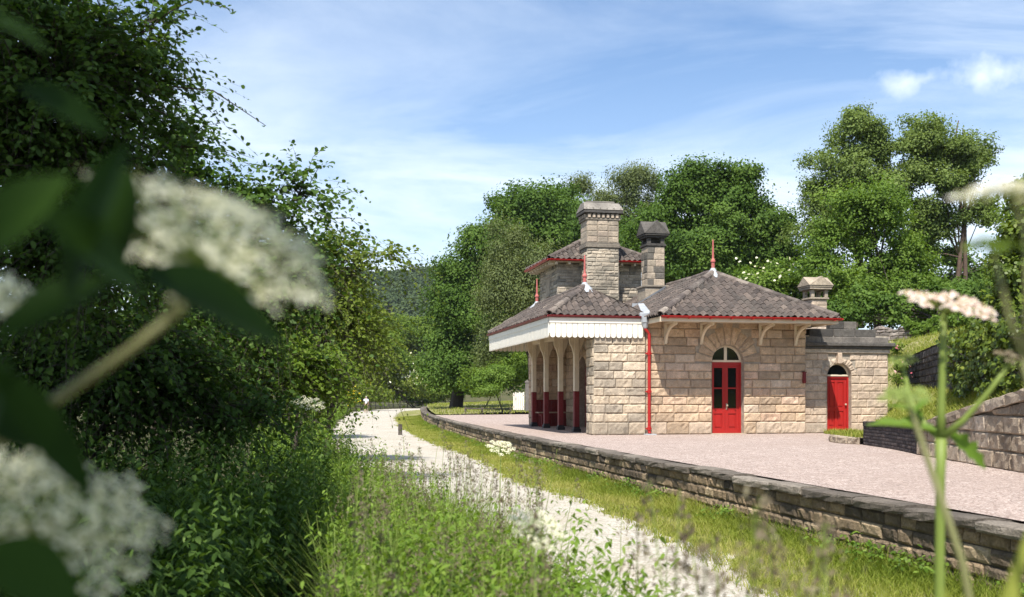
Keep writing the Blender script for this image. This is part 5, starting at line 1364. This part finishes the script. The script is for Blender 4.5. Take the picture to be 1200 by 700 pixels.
# ------------------------------------------------------------------ umbels
def floret(out, tin, c, n, s, rng, m=0, petals=5):
    n = nrm(n); a = np.cross(n, (0.3, .2, .9)); a = nrm(a); b = np.cross(n, a); o = rng.uniform(0, 2*PI)
    for k in range(petals):
        t = o+2*PI*k/petals; d = math.cos(t)*a+math.sin(t)*b; e = -math.sin(t)*a+math.cos(t)*b
        out.append([c+n*.0004, c+d*s*.30+e*s*.24+n*s*.10, c+d*s*.5+n*s*.05, c+d*s*.30-e*s*.24+n*s*.10]); tin.append(rng.random())
def umbel_plant(name, label, cat, root, head, nrm_, rad, nray, nflor, fs, mat, seed, stem_r=.004, group=None, bulge=.25, stemmat='stem', ell=(1, 1), axis=None, leaves=6, mid=None, rayl=None, leaf_mat_='L_nettle'):
    rng = np.random.default_rng(seed); root = np.array(root, float); head = np.array(head, float)-root
    t = thing(name, label, cat, tuple(root), 0, group)
    nv = nrm(nrm_); a = nrm(np.array(axis, float) - np.dot(axis, nv)*nv) if axis is not None else nrm(np.cross(nv, (0, 1, .01))); b_ = np.cross(nv, a)
    j = head - nv*(rayl or rad*.75)
    mb = MB(); m_ = np.array(mid, float)-root if mid is not None else j*.55+np.array((rng.normal(0, .02), rng.normal(0, .02), 0))
    mb.tube([(0, 0, -.02), m_*.5, m_, m_+(j-m_)*.6, j], [stem_r*1.3, stem_r*1.2, stem_r, stem_r*.9, stem_r*.8], 8)
    mb.build('stem', MAT[stemmat], t, smooth=True)
    out, tin = [], []; rays = MB()
    for k in range(nray):
        r = math.sqrt((k+.5)/nray); th = k*2.39996+rng.uniform(-.2, .2)
        c = head+a*(r*math.cos(th)*rad*ell[0])+b_*(r*math.sin(th)*rad*ell[1])-nv*(bulge*rad*r*r)+rng.normal(size=3)*rad*.04
        rays.tube([j, j+(c-j)*.5+nv*.1*rad*(r-.5), c-nv*fs*.6], [stem_r*.35, stem_r*.28, stem_r*.2], 5)
        ur = rad*.75/math.sqrt(nray)
        for q in range(nflor):
            rr = math.sqrt((q+.5)/nflor)*ur*1.25; tq = q*2.39996
            p = c+(a*math.cos(tq)+b_*math.sin(tq))*rr-nv*(.35*rr*rr/ur)+rng.normal(size=3)*fs*.12
            floret(out, tin, p, nv+(a*math.cos(tq)+b_*math.sin(tq))*.5*rr/ur+rng.normal(size=3)*.2, fs*rng.uniform(.8, 1.2), rng)
    fh = np_mesh('flower_head', np.array(out), 4, np.array(tin), MAT[mat], t)
    rays.build('rays', MAT[stemmat], fh)
    if leaves:
        P, Dv = [], []
        for i in range(leaves):
            f = rng.uniform(.12, .75); p = m_*f if f < .6 else m_; aa = rng.uniform(0, 2*PI); d = np.array((math.cos(aa), math.sin(aa), .25))
            for q in range(9):
                s = (q+1)/9*.16; sd = np.array((-d[1], d[0], 0))*(1 if q % 2 else -1)*.03
                P.append(p+d*s+sd); Dv.append(d+sd*20)
        P = np.array(P); V = leaf_polys(P, np.array((0, 0, 1.0))+rng.normal(size=P.shape)*.3, np.full(len(P), .06), np.full(len(P), .025), rng, 6, 0, np.array(Dv))
        np_mesh('leaf', V, 6, rng.random(len(P)), MAT[leaf_mat_], t)
    return t
def gpos(x, y, D): p = at(x, y, D); return (p[0], p[1], 0)
# mid-distance white umbels
umbel_plant('cow_parsley', 'white flat-topped umbel standing alone against the verge in front of the platform wall', 'wildflower', gpos(588, 521, 7.5), at(588, 521, 7.5), (.1, -.45, .85), .10, 22, 16, .010, 'blossom', 101, .004, 'white umbel plants')
umbel_plant('cow_parsley', 'small white umbel at the dark hedge edge, level with the walker', 'wildflower', gpos(366, 471, 11.0), at(366, 471, 11.0), (.1, -.5, .8), .13, 18, 14, .010, 'blossom', 102, .004, 'white umbel plants')
umbel_plant('cow_parsley', 'white umbel beside the small one at the hedge edge', 'wildflower', gpos(352, 467, 11.5), at(352, 467, 11.5), (-.1, -.5, .8), .10, 14, 12, .010, 'blossom', 103, .003, 'white umbel plants')
umbel_plant('cow_parsley', 'blurred slanting white umbel rising from the tall grass before the path', 'wildflower', gpos(634, 611, 2.6), at(634, 611, 2.6), (.30, -.40, .80), .075, 24, 14, .007, 'blossom', 104, .003, 'white umbel plants', axis=(1, 0, -.4))

# hogweed in the right foreground
hw = thing('hogweed', 'tall in-front hogweed with green stem and pinkish white flat flower head at the right', 'wildflower', gpos(1104, 700, 2.0))
ho = np.array(gpos(1104, 700, 2.0)); D0 = 2.0
A = lambda x, y, D=D0: at(x, y, D)-ho
mb = MB()
mb.tube([(0, 0, -.02), A(1104, 1500), A(1101, 700), A(1102, 560), A(1103, 514)], [.015, .012, .0098, .0088, .011], 10)
mb.tube([A(1103, 516), A(1103, 480), A(1105, 420), A(1106, 366)], [.0095, .0075, .0066, .006], 10)
mb.tube([A(1103, 514), A(1130, 492, 1.97), A(1160, 458, 1.96), A(1182, 428, 1.94)], [.008, .006, .005, .0045], 8)
mb.tube([A(1103, 514), A(1085, 500, 2.03), A(1068, 470, 2.06), A(1058, 430, 2.09)], [.008, .006, .004, .0035], 8)
mb.build('stem', MAT['stem'], hw, smooth=True)
def head_on(parent, origin, name, c, nv, rad, nray, nflor, fs, mat, seed, join, rr=.0018, ell=(1, 1), bulge=.25):
    rng = np.random.default_rng(seed); nv = nrm(nv); a = nrm(np.cross(nv, (0, 1, .01))); b_ = np.cross(nv, a); out, tin = [], []; rays = MB()
    for k in range(nray):
        r = math.sqrt((k+.5)/nray); th = k*2.39996
        p0 = c+a*(r*math.cos(th)*rad*ell[0])+b_*(r*math.sin(th)*rad*ell[1])-nv*(bulge*rad*r*r)+rng.normal(size=3)*rad*.05
        rays.tube([join, join+(p0-join)*.5+nv*.08*rad*(r-.3), p0-nv*fs*.8], [rr, rr*.8, rr*.6], 6)
        ur = rad*.8/math.sqrt(nray)
        for q in range(nflor):
            r2 = math.sqrt((q+.5)/nflor)*ur*1.15; tq = q*2.39996; rd = a*math.cos(tq)+b_*math.sin(tq)
            floret(out, tin, p0+rd*r2-nv*(.4*r2*r2/ur)+rng.normal(size=3)*fs*.12, nv+rd*.5*r2/ur+rng.normal(size=3)*.2, fs*(.8+.5*(q > nflor*.6))*rng.uniform(.85, 1.15), rng)
    fh = np_mesh(name, np.array(out), 4, np.array(tin), MAT[mat], parent)
    rays.build('rays', MAT['stem'], fh)
head_on(hw, ho, 'flower_head', A(1113, 346), (.10, -.34, .95), .082, 15, 16, .0125, 'pinkbl', 7, A(1106, 368), .0016, bulge=.1)
head_on(hw, ho, 'flower_bud', A(1057, 418, 2.09), (-.2, -.3, .9), .028, 12, 10, .0065, 'stem', 8, A(1058, 432, 2.09), .001)
head_on(hw, ho, 'flower_bud', A(1188, 414, 1.94), (.3, -.3, .9), .034, 12, 10, .008, 'seed', 9, A(1182, 429, 1.94), .001)
def big_leaf(mb, base, tip, width, nv, lob=0, fold=.15, t=.5, curl=.12, n=9):
    base = np.array(base); tip = np.array(tip); d = tip-base; L = np.linalg.norm(d); d = d/L; nv = nrm(np.array(nv, float)-np.dot(nv, d)*d); s = np.cross(d, nv)
    rows = []
    for i in range(n+1):
        f = i/n; w = width*.5*math.sin(PI*min(1, f*.96+.02))**.75*(1-.25*f)
        if lob: w *= 1+.35*math.sin(f*lob*PI*2)
        c = base+d*L*f-nv*L*curl*f*f
        rows.append([c-s*w+nv*w*fold*2, c-s*w*.5+nv*w*fold*.8, c, c+s*w*.5+nv*w*fold*.8, c+s*w+nv*w*fold*2])
    mb.grid(rows, t)
#
lf = MB(); big_leaf(lf, A(1108, 505), A(1160, 548), .04, (-.2, -.7, .6), 4, .3); lf.build('leaf', MAT['L_nettle'], hw, smooth=True)
lf = MB(); big_leaf(lf, A(1098, 506), A(1016, 490, 2.06), .046, (.1, -.4, .9), 3, .3); lf.build('leaf', MAT['L_nettle'], hw, smooth=True)
lf = MB(); big_leaf(lf, A(1080, 488), A(1040, 468, 2.12), .04, (.1, -.5, .8), 4, .3); lf.build('leaf', MAT['L_nettle'], hw, smooth=True)
lf = MB(); big_leaf(lf, A(1075, 480), A(1088, 462, 2.06), .02, (.1, -.5, .8), 3, .3); lf.build('leaf', MAT['L_nettle'], hw, smooth=True)

h2 = thing('hogweed', 'blurred thin grey-green hogweed stem leaning left across the tall one', 'wildflower', gpos(1150, 760, 1.25))
o2 = np.array(gpos(1150, 760, 1.25)); mb = MB()
mb.tube([(0, 0, 0), at(1150, 780, 1.25)-o2, at(1128, 660, 1.25)-o2, at(1098, 570, 1.27)-o2, at(1074, 500, 1.3)-o2, at(1064, 470, 1.3)-o2], [.007, .006, .005, .0045, .004, .0035], 8); mb.build('stem', MAT['palestem'], h2, smooth=True)
head_on(h2, o2, 'flower_bud', at(1062, 458, 1.3)-o2, (-.1, -.4, .9), .026, 14, 10, .007, 'stem', 18, at(1064, 472, 1.3)-o2, .0012)
h3 = thing('hogweed', 'nearest blurred hogweed at the right edge with a white flower head above', 'wildflower', gpos(1236, 700, .85))
o3_ = np.array(gpos(1236, 700, .85)); mb = MB(); B_ = lambda x, y, D=.85: at(x, y, D)-o3_
mb.tube([(0, 0, 0), B_(1236, 900), B_(1225, 640), B_(1212, 470), B_(1200, 420)], [.005, .004, .0035, .003, .003], 8)
mb.tube([B_(1200, 424), B_(1182, 370), B_(1170, 320), B_(1163, 290)], [.0028, .0023, .002, .0018], 8)
mb.tube([B_(1200, 424), B_(1204, 340), B_(1200, 270), B_(1186, 228)], [.0028, .0023, .002, .0018], 8)
mb.build('stem', MAT['palestem'], h3, smooth=True)
head_on(h3, o3_, 'flower_head', B_(1183, 217), (.05, -.12, 1), .038, 14, 14, .0075, 'whitebl', 19, B_(1186, 232), .001, bulge=.15)
head_on(h3, o3_, 'flower_bud', B_(1162, 280), (-.1, -.25, 1), .021, 12, 10, .006, 'L_mid', 20, B_(1163, 294), .001, bulge=.2)
ob = np.array((float(at(1120, 860, .9)[0]), .9, 0)); gb = thing('grass_clump', 'few broad blurred green blades poking up at the bottom right corner', 'plant', tuple(ob))
for (a_, b_, w_) in (((1120, 900), (1212, 612), .02), ((1060, 900), (1036, 688), .02), ((1170, 900), (1108, 690), .02)):
    g3 = MB(); m_ = at(a_[0], a_[1], .9)-ob; big_leaf(g3, m_, at(b_[0], b_[1], .92)-ob, w_, (0, -.8, .5), 0, .2, .6, .03)
    g3.tube([(m_[0]*.4, 0, 0), (m_[0]*.8, 0, m_[2]*.6), m_], [.003, .003, .002], 5); g3.build('blade', MAT['grass'], gb, smooth=True)

# elder in the left foreground
eo = np.array((-.62, .62, 0)); el = thing('elder_bush', 'very near blurred elder with large dark leaves and creamy flower plates at the left', 'bush', tuple(eo))
E = lambda x, y, D: at(x, y, D)-eo
mb = MB()
mb.tube([(0, 0, -.02), (.02, .02, .8), (.05, .03, 1.35), E(-60, 560, .72), E(60, 472, .70), E(150, 412, .68), E(215, 362, .68)], [.016, .013, .008, .005, .0036, .0032, .0024], 8)
mb.tube([E(150, 412, .68), E(225, 345, .69), E(240, 316, .70)], [.003, .0024, .002], 6)
mb.tube([(.02, .02, .8), E(-160, 700, .74), E(-40, 640, .76), E(70, 610, .77)], [.008, .006, .005, .003], 7)
mb.tube([(.05, .03, 1.35), (.0, .0, 1.7), E(-150, 330, .6), E(-140, 180, .58), E(-90, 40, .6)], [.010, .008, .006, .005, .003], 7)
mb.build('stem', MAT['palestem'], el, smooth=True)
def corymb(name, c, axis, nv, ra, rb, ncl, nfl, fs, seed, join):
    rng = np.random.default_rng(seed); nv = nrm(nv); a = nrm(np.array(axis)-np.dot(axis, nv)*nv); b_ = np.cross(nv, a); out, tin = [], []; rays = MB()
    for k in range(ncl):
        r = math.sqrt((k+.5)/ncl); th = k*2.39996
        p0 = c+a*(r*math.cos(th)*ra)+b_*(r*math.sin(th)*rb)-nv*(.25*rb*r*r)+rng.normal(size=3)*.003
        rays.tube([join, join+(p0-join)*.5, p0-nv*.004], [.0014, .001, .0007], 5)
        for q in range(nfl):
            rr = math.sqrt((q+.5)/nfl)*.013; tq = q*2.39996+k; rd = a*math.cos(tq)+b_*math.sin(tq)
            floret(out, tin, p0+rd*rr-nv*rr*rr*20+rng.normal(size=3)*.0015, nv+rd*.4+rng.normal(size=3)*.25, fs*rng.uniform(.8, 1.2), rng)
    fh = np_mesh(name, np.array(out), 4, np.array(tin), MAT['blossom'], el); rays.build('rays', MAT['stem'], fh)
corymb('flower_head', E(248, 256, .70), (.87, 0, -.5), (.42, -.50, .76), .088, .072, 46, 12, .0068, 1, E(240, 318, .70))
corymb('flower_head', E(70, 585, .76), (.8, 0, -.6), (.42, -.50, .76), .080, .065, 40, 12, .0066, 2, E(60, 640, .77))
corymb('flower_head', E(-10, 335, .9), (.8, 0, -.6), (.42, -.50, .76), .03, .03, 14, 12, .0066, 3, E(-15, 360, .9))
leaves_ = [((170, 322, .62), (338, 388, .66), .075), ((130, 330, .60), (-10, 385, .56), .05), ((150, 170, .56), (60, 345, .54), .055), 
           ((40, 250, .52), (175, 330, .56), .05), ((-10, 430, .60), (118, 575, .62), .034), ((-40, 560, .62), (-5, 420, .6), .05),
           ((80, 30, .66), (190, 60, .70), .03), ((-20, 20, .6), (60, 55, .62), .04), ((-30, 300, .5), (70, 200, .5), .05), ((-30, 480, .66), (60, 520, .66), .04), ((150, 200, .6), (120, 330, .58), .04), ((-20, 640, .6), (90, 700, .6), .05), ((20, 100, .62), (130, 150, .64), .04)]
rl = random.Random(4)
for (a_, b_, w_) in leaves_:
    lf = MB(); big_leaf(lf, E(*a_), E(*b_), w_, (rl.uniform(-.4, .4), -.55, .75), 0, .12, rl.random()); lf.build('leaf', MAT['L_elder'], el, smooth=True)
# ------------------------------------------------------------------ gate, posts, fence, walker
gt = thing('white_gate', 'white painted boarded gate at the far end of the platform', 'gate', (.05, 62, .86), -.05)
for i in range(6):
    g = MB(); g.box((.02+i*.115, -.02, .08), (.02+i*.115+.10, .012, 1.12+.04*(i % 2)), .5, 0, .006)
    g.build('board', MAT['white'], gt)
for z in (.22, .92):
    g = MB(); g.box((0, .014, z), (.71, .05, z+.10)); g.build('rail', MAT['white'], gt)
    for x in (.03, .62): 
        g = MB(); g.box((x, -.028, z+.03), (x+.06, -.021, z+.07)); g.build('hinge', MAT['dkred'], gt)
g = MB(); g.prism([(.04, .33), (.10, .33), (.68, .90), (.62, .90)], 1, .014, .045); g.build('brace', MAT['white'], gt)
g = MB(); g.box((0, 0, 0), (.24, .24, 1.72), .4, 0, .02); g.box((-.03, -.03, 1.722), (.27, .27, 1.80), .6, 0, .02); g.prism([(-.02, 1.802), (.26, 1.802), (.12, 1.92)], 1, -.02, .26, .5)
gp = g.build('gate_post', MAT['slab']); gp.location = (.80, 61.9, .86); tag(gp, 'grey stone gate post between the white gate and the station', 'post')
g = MB(); g.box((-.085, -.085, -.05), (.085, .085, .48), .5, 0, .012); g.box((-.088, -.088, .482), (.088, .088, .50), .3, 0, .008)
wp = g.build('wooden_post', MAT['post']); wp.location = tuple(at(469, 510, 46.5))[:2]+(0,); tag(wp, 'short dark wooden post standing at the edge of the pale path', 'post')
def fence(label, pts, h, mat, nrail=2):
    L_ = Line(pts, 1, False); o = L_.pos(0); t = thing('post_and_rail_fence', label, 'fence', (o[0], o[1], 0)); n = int(L_.L/2.2)
    for i in range(n+1):
        p = L_.pos(L_.L*i/n)-o; m = MB(); m.box((p[0]-.06, p[1]-.06, 0), (p[0]+.06, p[1]+.06, h), .5, 0, .01); m.build('post', MAT[mat], t)
    for k in range(nrail):
        m = MB(); z = h*(.9-.4*k)
        for i in range(n):
            a = L_.pos(L_.L*i/n)-o; c = L_.pos(L_.L*(i+1)/n)-o; m.tube([(a[0], a[1], z), (c[0], c[1], z)], .045, 5)
        m.build('rail', MAT[mat], t)
fence('low dark rail fence along the far side of the lane beyond the walker', [(-20.5, 112), (-20.8, 132), (-17.5, 152), (-9, 170), (2, 180)], 1.05, 'post')
fence('dark thin fence between the white gate and the round bush', [(-.1, 62.3), (-1.6, 63.4), (-3.0, 66)], 1.1, 'post')
# broom bushes with yellow flowers by the walker
for (x, y, D, lb) in ((406, 463, 92, 'low bush with a bright yellow flower patch left of the walker'), (424, 452, 130, 'larger bush with scattered yellow flowers behind the walker')):
    b = gpos(x, y, D); s = D/1200
    bush('broom_bush', lb, 'bush', b, [lobe(x, y+4, 9, 8, D, b), lobe(x+8, y+6, 8, 7, D, b)], 60, .4, 46, .24, .1, 'L_bright', int(x), ('blossom', 'yellow', 160, .24), 'yellow-flowering bushes near the walker')
# slab of dark puddle-edge stone across the path and loose stones
def skin_mesh(name, J, Ed, rad, mat, parent, root=0, sub=2):
    me = bpy.data.meshes.new(name); me.from_pydata([tuple(p) for p in J], Ed, []); me.materials.append(mat)
    o = bpy.data.objects.new(name, me); link(o, parent)
    m = o.modifiers.new('skin', 'SKIN'); m.use_smooth_shade = True
    sv = me.skin_vertices[0].data if me.skin_vertices else None
    if sv is None:
        import bmesh as bm_
        b = bm_.new(); b.from_mesh(me); b.verts.layers.skin.verify(); b.to_mesh(me); b.free(); sv = me.skin_vertices[0].data
    for i, r in enumerate(rad):
        sv[i].radius = (r, r) if not hasattr(r, '__len__') else r
        sv[i].use_root = (i == root)
    s = o.modifiers.new('sub', 'SUBSURF'); s.levels = sub; s.render_levels = sub
    # bake to plain geometry
    dg = bpy.context.evaluated_depsgraph_get(); ev = o.evaluated_get(dg); nm = bpy.data.meshes.new_from_object(ev)
    o.modifiers.clear(); o.data = nm
    if not nm.materials: nm.materials.append(mat)
    return o
wx, wy = at(429, 484, 110)[:2]
P_ = thing('person', 'walker in a white shirt, cap and khaki trousers going away down the path', 'person', (wx, wy, .008), .12)
MAT['skin'] = paint_mat('skin', (.50, .30, .22), .6, .1); MAT['shirt'] = paint_mat('white_cotton', (.72, .74, .80), .85, .06); MAT['khaki'] = paint_mat('khaki_cotton', (.40, .31, .21), .9, .1); MAT['cap'] = paint_mat('pale_cap', (.66, .64, .60), .85, .08)
J = [(0, 0, .95), (0, 0, 1.15), (0, .02, 1.38), (0, .03, 1.50), (0, .04, 1.58), (0, .05, 1.68), (0, .05, 1.75),
     (.18, .02, 1.42), (.25, -.03, 1.16), (.24, .10, .95), (.235, .14, .86), (-.18, .02, 1.42), (-.25, .03, 1.16), (-.24, .14, .97), (-.235, .18, .88),
     (.10, 0, .88), (.11, .14, .50), (.11, .06, .09), (.115, .20, .045), (-.10, 0, .88), (-.11, .02, .48), (-.11, -.20, .12), (-.115, -.08, .045)]
Ed = [(0,1),(1,2),(2,3),(3,4),(4,5),(5,6),(2,7),(7,8),(8,9),(9,10),(2,11),(11,12),(12,13),(13,14),(0,15),(15,16),(16,17),(17,18),(0,19),(19,20),(20,21),(21,22)]
rad = [.135, .13, .14, .06, .075, .095, .06, .065, .045, .035, .04, .065, .045, .035, .04, .09, .06, .042, .04, .09, .06, .042, .04]
skin_mesh('body', J, Ed, rad, MAT['skin'], P_)
Js = [(0, 0, .92), (0, 0, 1.15), (0, .02, 1.40), (0, .03, 1.485), (.19, .02, 1.43), (.245, -.02, 1.20), (-.19, .02, 1.43), (-.245, .02, 1.20)]
skin_mesh('shirt', Js, [(0,1),(1,2),(2,3),(2,4),(4,5),(2,6),(6,7)], [.165, .155, .165, .075, .085, .075, .085, .075], MAT['shirt'], P_)
Jt = [(0, 0, .97), (.10, 0, .86), (.11, .135, .50), (.11, .05, .12), (-.10, 0, .86), (-.11, .02, .48), (-.11, -.18, .15)]
skin_mesh('trousers', Jt, [(0,1),(1,2),(2,3),(0,4),(4,5),(5,6)], [.16, .115, .08, .07, .115, .08, .07], MAT['khaki'], P_)
m = MB(); m.lathe([(.112, 0), (.112, .04), (.095, .09), (.05, .12), (0, .125)], (0, .05, 1.69), 14); m.prism([(-.08, .15), (.08, .15), (.06, .25), (-.06, .25)], 2, 1.69, 1.705); m.build('cap', MAT['cap'], P_, smooth=True)
# ------------------------------------------------------------------ air between the lens and the far hill
hm, hn, ho_ = new_mat('haze_air')
pv = N(hn, 'ShaderNodeVolumePrincipled'); pv.inputs['Color'].default_value = (.80, .88, 1.0, 1); pv.inputs['Density'].default_value = .0001; pv.inputs['Anisotropy'].default_value = .2
hn.links.new(pv.outputs[0], ho_.inputs['Volume'])
hz_ = MB(); hz_.box((-540, -40, -1), (460, 830, 98)); hz_.build('haze', hm, kind='stuff')
# ------------------------------------------------------------------ sky, sun, camera
SUN = np.array((-.3446, -1.2967, 2.05)); SUN /= np.linalg.norm(SUN)
W_ = bpy.data.worlds.new('World'); SC.world = W_; W_.use_nodes = True
nt = W_.node_tree; nt.nodes.clear()
sky = N(nt, 'ShaderNodeTexSky'); sky.sky_type = 'NISHITA'; sky.sun_disc = False
sky.sun_elevation = math.asin(SUN[2]); sky.sun_rotation = math.atan2(SUN[0], SUN[1]) % (2*PI)
sky.air_density = 1.0; sky.dust_density = .6; sky.ozone_density = 2.2; sky.altitude = 150
tc_ = N(nt, 'ShaderNodeTexCoord').outputs['Generated']
sp = N(nt, 'ShaderNodeSeparateXYZ'); nt.links.new(tc_, sp.inputs[0])
za = N(nt, 'ShaderNodeMath', operation='ADD'); nt.links.new(sp.outputs[2], za.inputs[0]); za.inputs[1].default_value = .12
zm = N(nt, 'ShaderNodeMath', operation='MAXIMUM'); nt.links.new(za.outputs[0], zm.inputs[0]); zm.inputs[1].default_value = .05
dx = N(nt, 'ShaderNodeMath', operation='DIVIDE'); nt.links.new(sp.outputs[0], dx.inputs[0]); nt.links.new(zm.outputs[0], dx.inputs[1])
dy = N(nt, 'ShaderNodeMath', operation='DIVIDE'); nt.links.new(sp.outputs[1], dy.inputs[0]); nt.links.new(zm.outputs[0], dy.inputs[1])
cb_ = N(nt, 'ShaderNodeCombineXYZ'); nt.links.new(dx.outputs[0], cb_.inputs[0]); nt.links.new(dy.outputs[0], cb_.inputs[1])
mp = N(nt, 'ShaderNodeMapping'); mp.inputs['Rotation'].default_value = (0, 0, math.radians(25)); mp.inputs['Scale'].default_value = (.8, 1.25, 1); mp.inputs['Location'].default_value = (3.1, .4, 0)
nt.links.new(cb_.outputs[0], mp.inputs[0])
n1 = noise(nt, mp.outputs[0], 1.1, 8, .62, .6); n2 = noise(nt, mp.outputs[0], .55, 3, .5)
cm_ = N(nt, 'ShaderNodeMath', operation='MULTIPLY'); nt.links.new(ramp(nt, n1, [(.36, 0), (.70, 1)]), cm_.inputs[0]); nt.links.new(ramp(nt, n2, [(.34, .35), (.58, 1)]), cm_.inputs[1])
hz = ramp(nt, sp.outputs[2], [(.0, .78), (.12, .58), (.25, .18), (.38, .0)])
mx_ = N(nt, 'ShaderNodeMath', operation='MAXIMUM'); nt.links.new(cm_.outputs[0], mx_.inputs[0]); mx_.inputs[1].default_value = 0
puff = None
nrml = N(nt, 'ShaderNodeVectorMath', operation='NORMALIZE'); nt.links.new(tc_, nrml.inputs[0])
n5 = noise(nt, nrml.outputs[0], 26, 6, .6)
for (cx_, cy_, w_) in ((1172, 84, .050), (1150, 90, .035), (1062, 96, .034), (1085, 92, .026), (1195, 80, .05)):
    d_ = np.array(((cx_-600)/1200, 1.0, (465-cy_)/1200)); d_ /= np.linalg.norm(d_)
    df = N(nt, 'ShaderNodeVectorMath', operation='SUBTRACT'); nt.links.new(nrml.outputs[0], df.inputs[0]); df.inputs[1].default_value = tuple(d_)
    sc_ = N(nt, 'ShaderNodeVectorMath', operation='MULTIPLY'); nt.links.new(df.outputs[0], sc_.inputs[0]); sc_.inputs[1].default_value = (.75/w_, .75/w_, 1.9/w_)
    ln_ = N(nt, 'ShaderNodeVectorMath', operation='LENGTH'); nt.links.new(sc_.outputs[0], ln_.inputs[0])
    a_ = N(nt, 'ShaderNodeMath', operation='MULTIPLY_ADD'); nt.links.new(n5, a_.inputs[0]); a_.inputs[1].default_value = 2.2
    iv = N(nt, 'ShaderNodeMath', operation='SUBTRACT'); iv.inputs[0].default_value = -.35; nt.links.new(ln_.outputs['Value'], iv.inputs[1]); nt.links.new(iv.outputs[0], a_.inputs[2])
    r_ = ramp(nt, a_.outputs[0], [(.0, 0), (1.0, .8)])
    if puff is None: puff = r_
    else:
        m_ = N(nt, 'ShaderNodeMath', operation='MAXIMUM'); nt.links.new(puff, m_.inputs[0]); nt.links.new(r_, m_.inputs[1]); puff = m_.outputs[0]
nt.links.new(puff, mx_.inputs[1])
ad_ = N(nt, 'ShaderNodeMath', operation='ADD', use_clamp=True); nt.links.new(mx_.outputs[0], ad_.inputs[0]); nt.links.new(hz, ad_.inputs[1])
sm = N(nt, 'ShaderNodeMath', operation='MULTIPLY'); nt.links.new(ad_.outputs[0], sm.inputs[0]); sm.inputs[1].default_value = .80
skt = mixc(nt, sky.outputs[0], (.66, .83, .96), 1.0, 'MULTIPLY')
colr = mixc(nt, skt, (6.4, 7.0, 7.7), sm.outputs[0])
bg = N(nt, 'ShaderNodeBackground'); nt.links.new(colr, bg.inputs[0]); bg.inputs[1].default_value = .10
wo = N(nt, 'ShaderNodeOutputWorld'); nt.links.new(bg.outputs[0], wo.inputs[0])
sl = bpy.data.lights.new('sun', 'SUN'); sl.energy = 4.2; sl.angle = math.radians(.53); sl.color = (1, .95, .87)
so = bpy.data.objects.new('sun', sl); C.objects.link(so); so.location = (0, -20, 60)
so.rotation_euler = Vector(tuple(-SUN)).to_track_quat('-Z', 'Y').to_euler()
cam = bpy.data.cameras.new('camera'); co_ = bpy.data.objects.new('camera', cam); C.objects.link(co_)
co_.location = (0, 0, CAMZ); co_.rotation_euler = (PI/2, 0, 0)
cam.lens = 36; cam.sensor_width = 36; cam.shift_y = 115/1200; cam.clip_start = .05; cam.clip_end = 6000
cam.dof.use_dof = True; cam.dof.focus_distance = 31; cam.dof.aperture_fstop = 3.6
SC.camera = co_
SC.render.engine = 'CYCLES'
SC.cycles.use_denoising = True
SC.cycles.max_bounces = 7; SC.cycles.diffuse_bounces = 3; SC.cycles.glossy_bounces = 2; SC.cycles.transmission_bounces = 4
SC.cycles.use_adaptive_sampling = True; SC.cycles.adaptive_threshold = .012
SC.cycles.sample_clamp_indirect = 6
SC.view_settings.view_transform = 'Standard'; SC.view_settings.look = 'None'; SC.view_settings.exposure = 0.92; SC.view_settings.gamma = 1
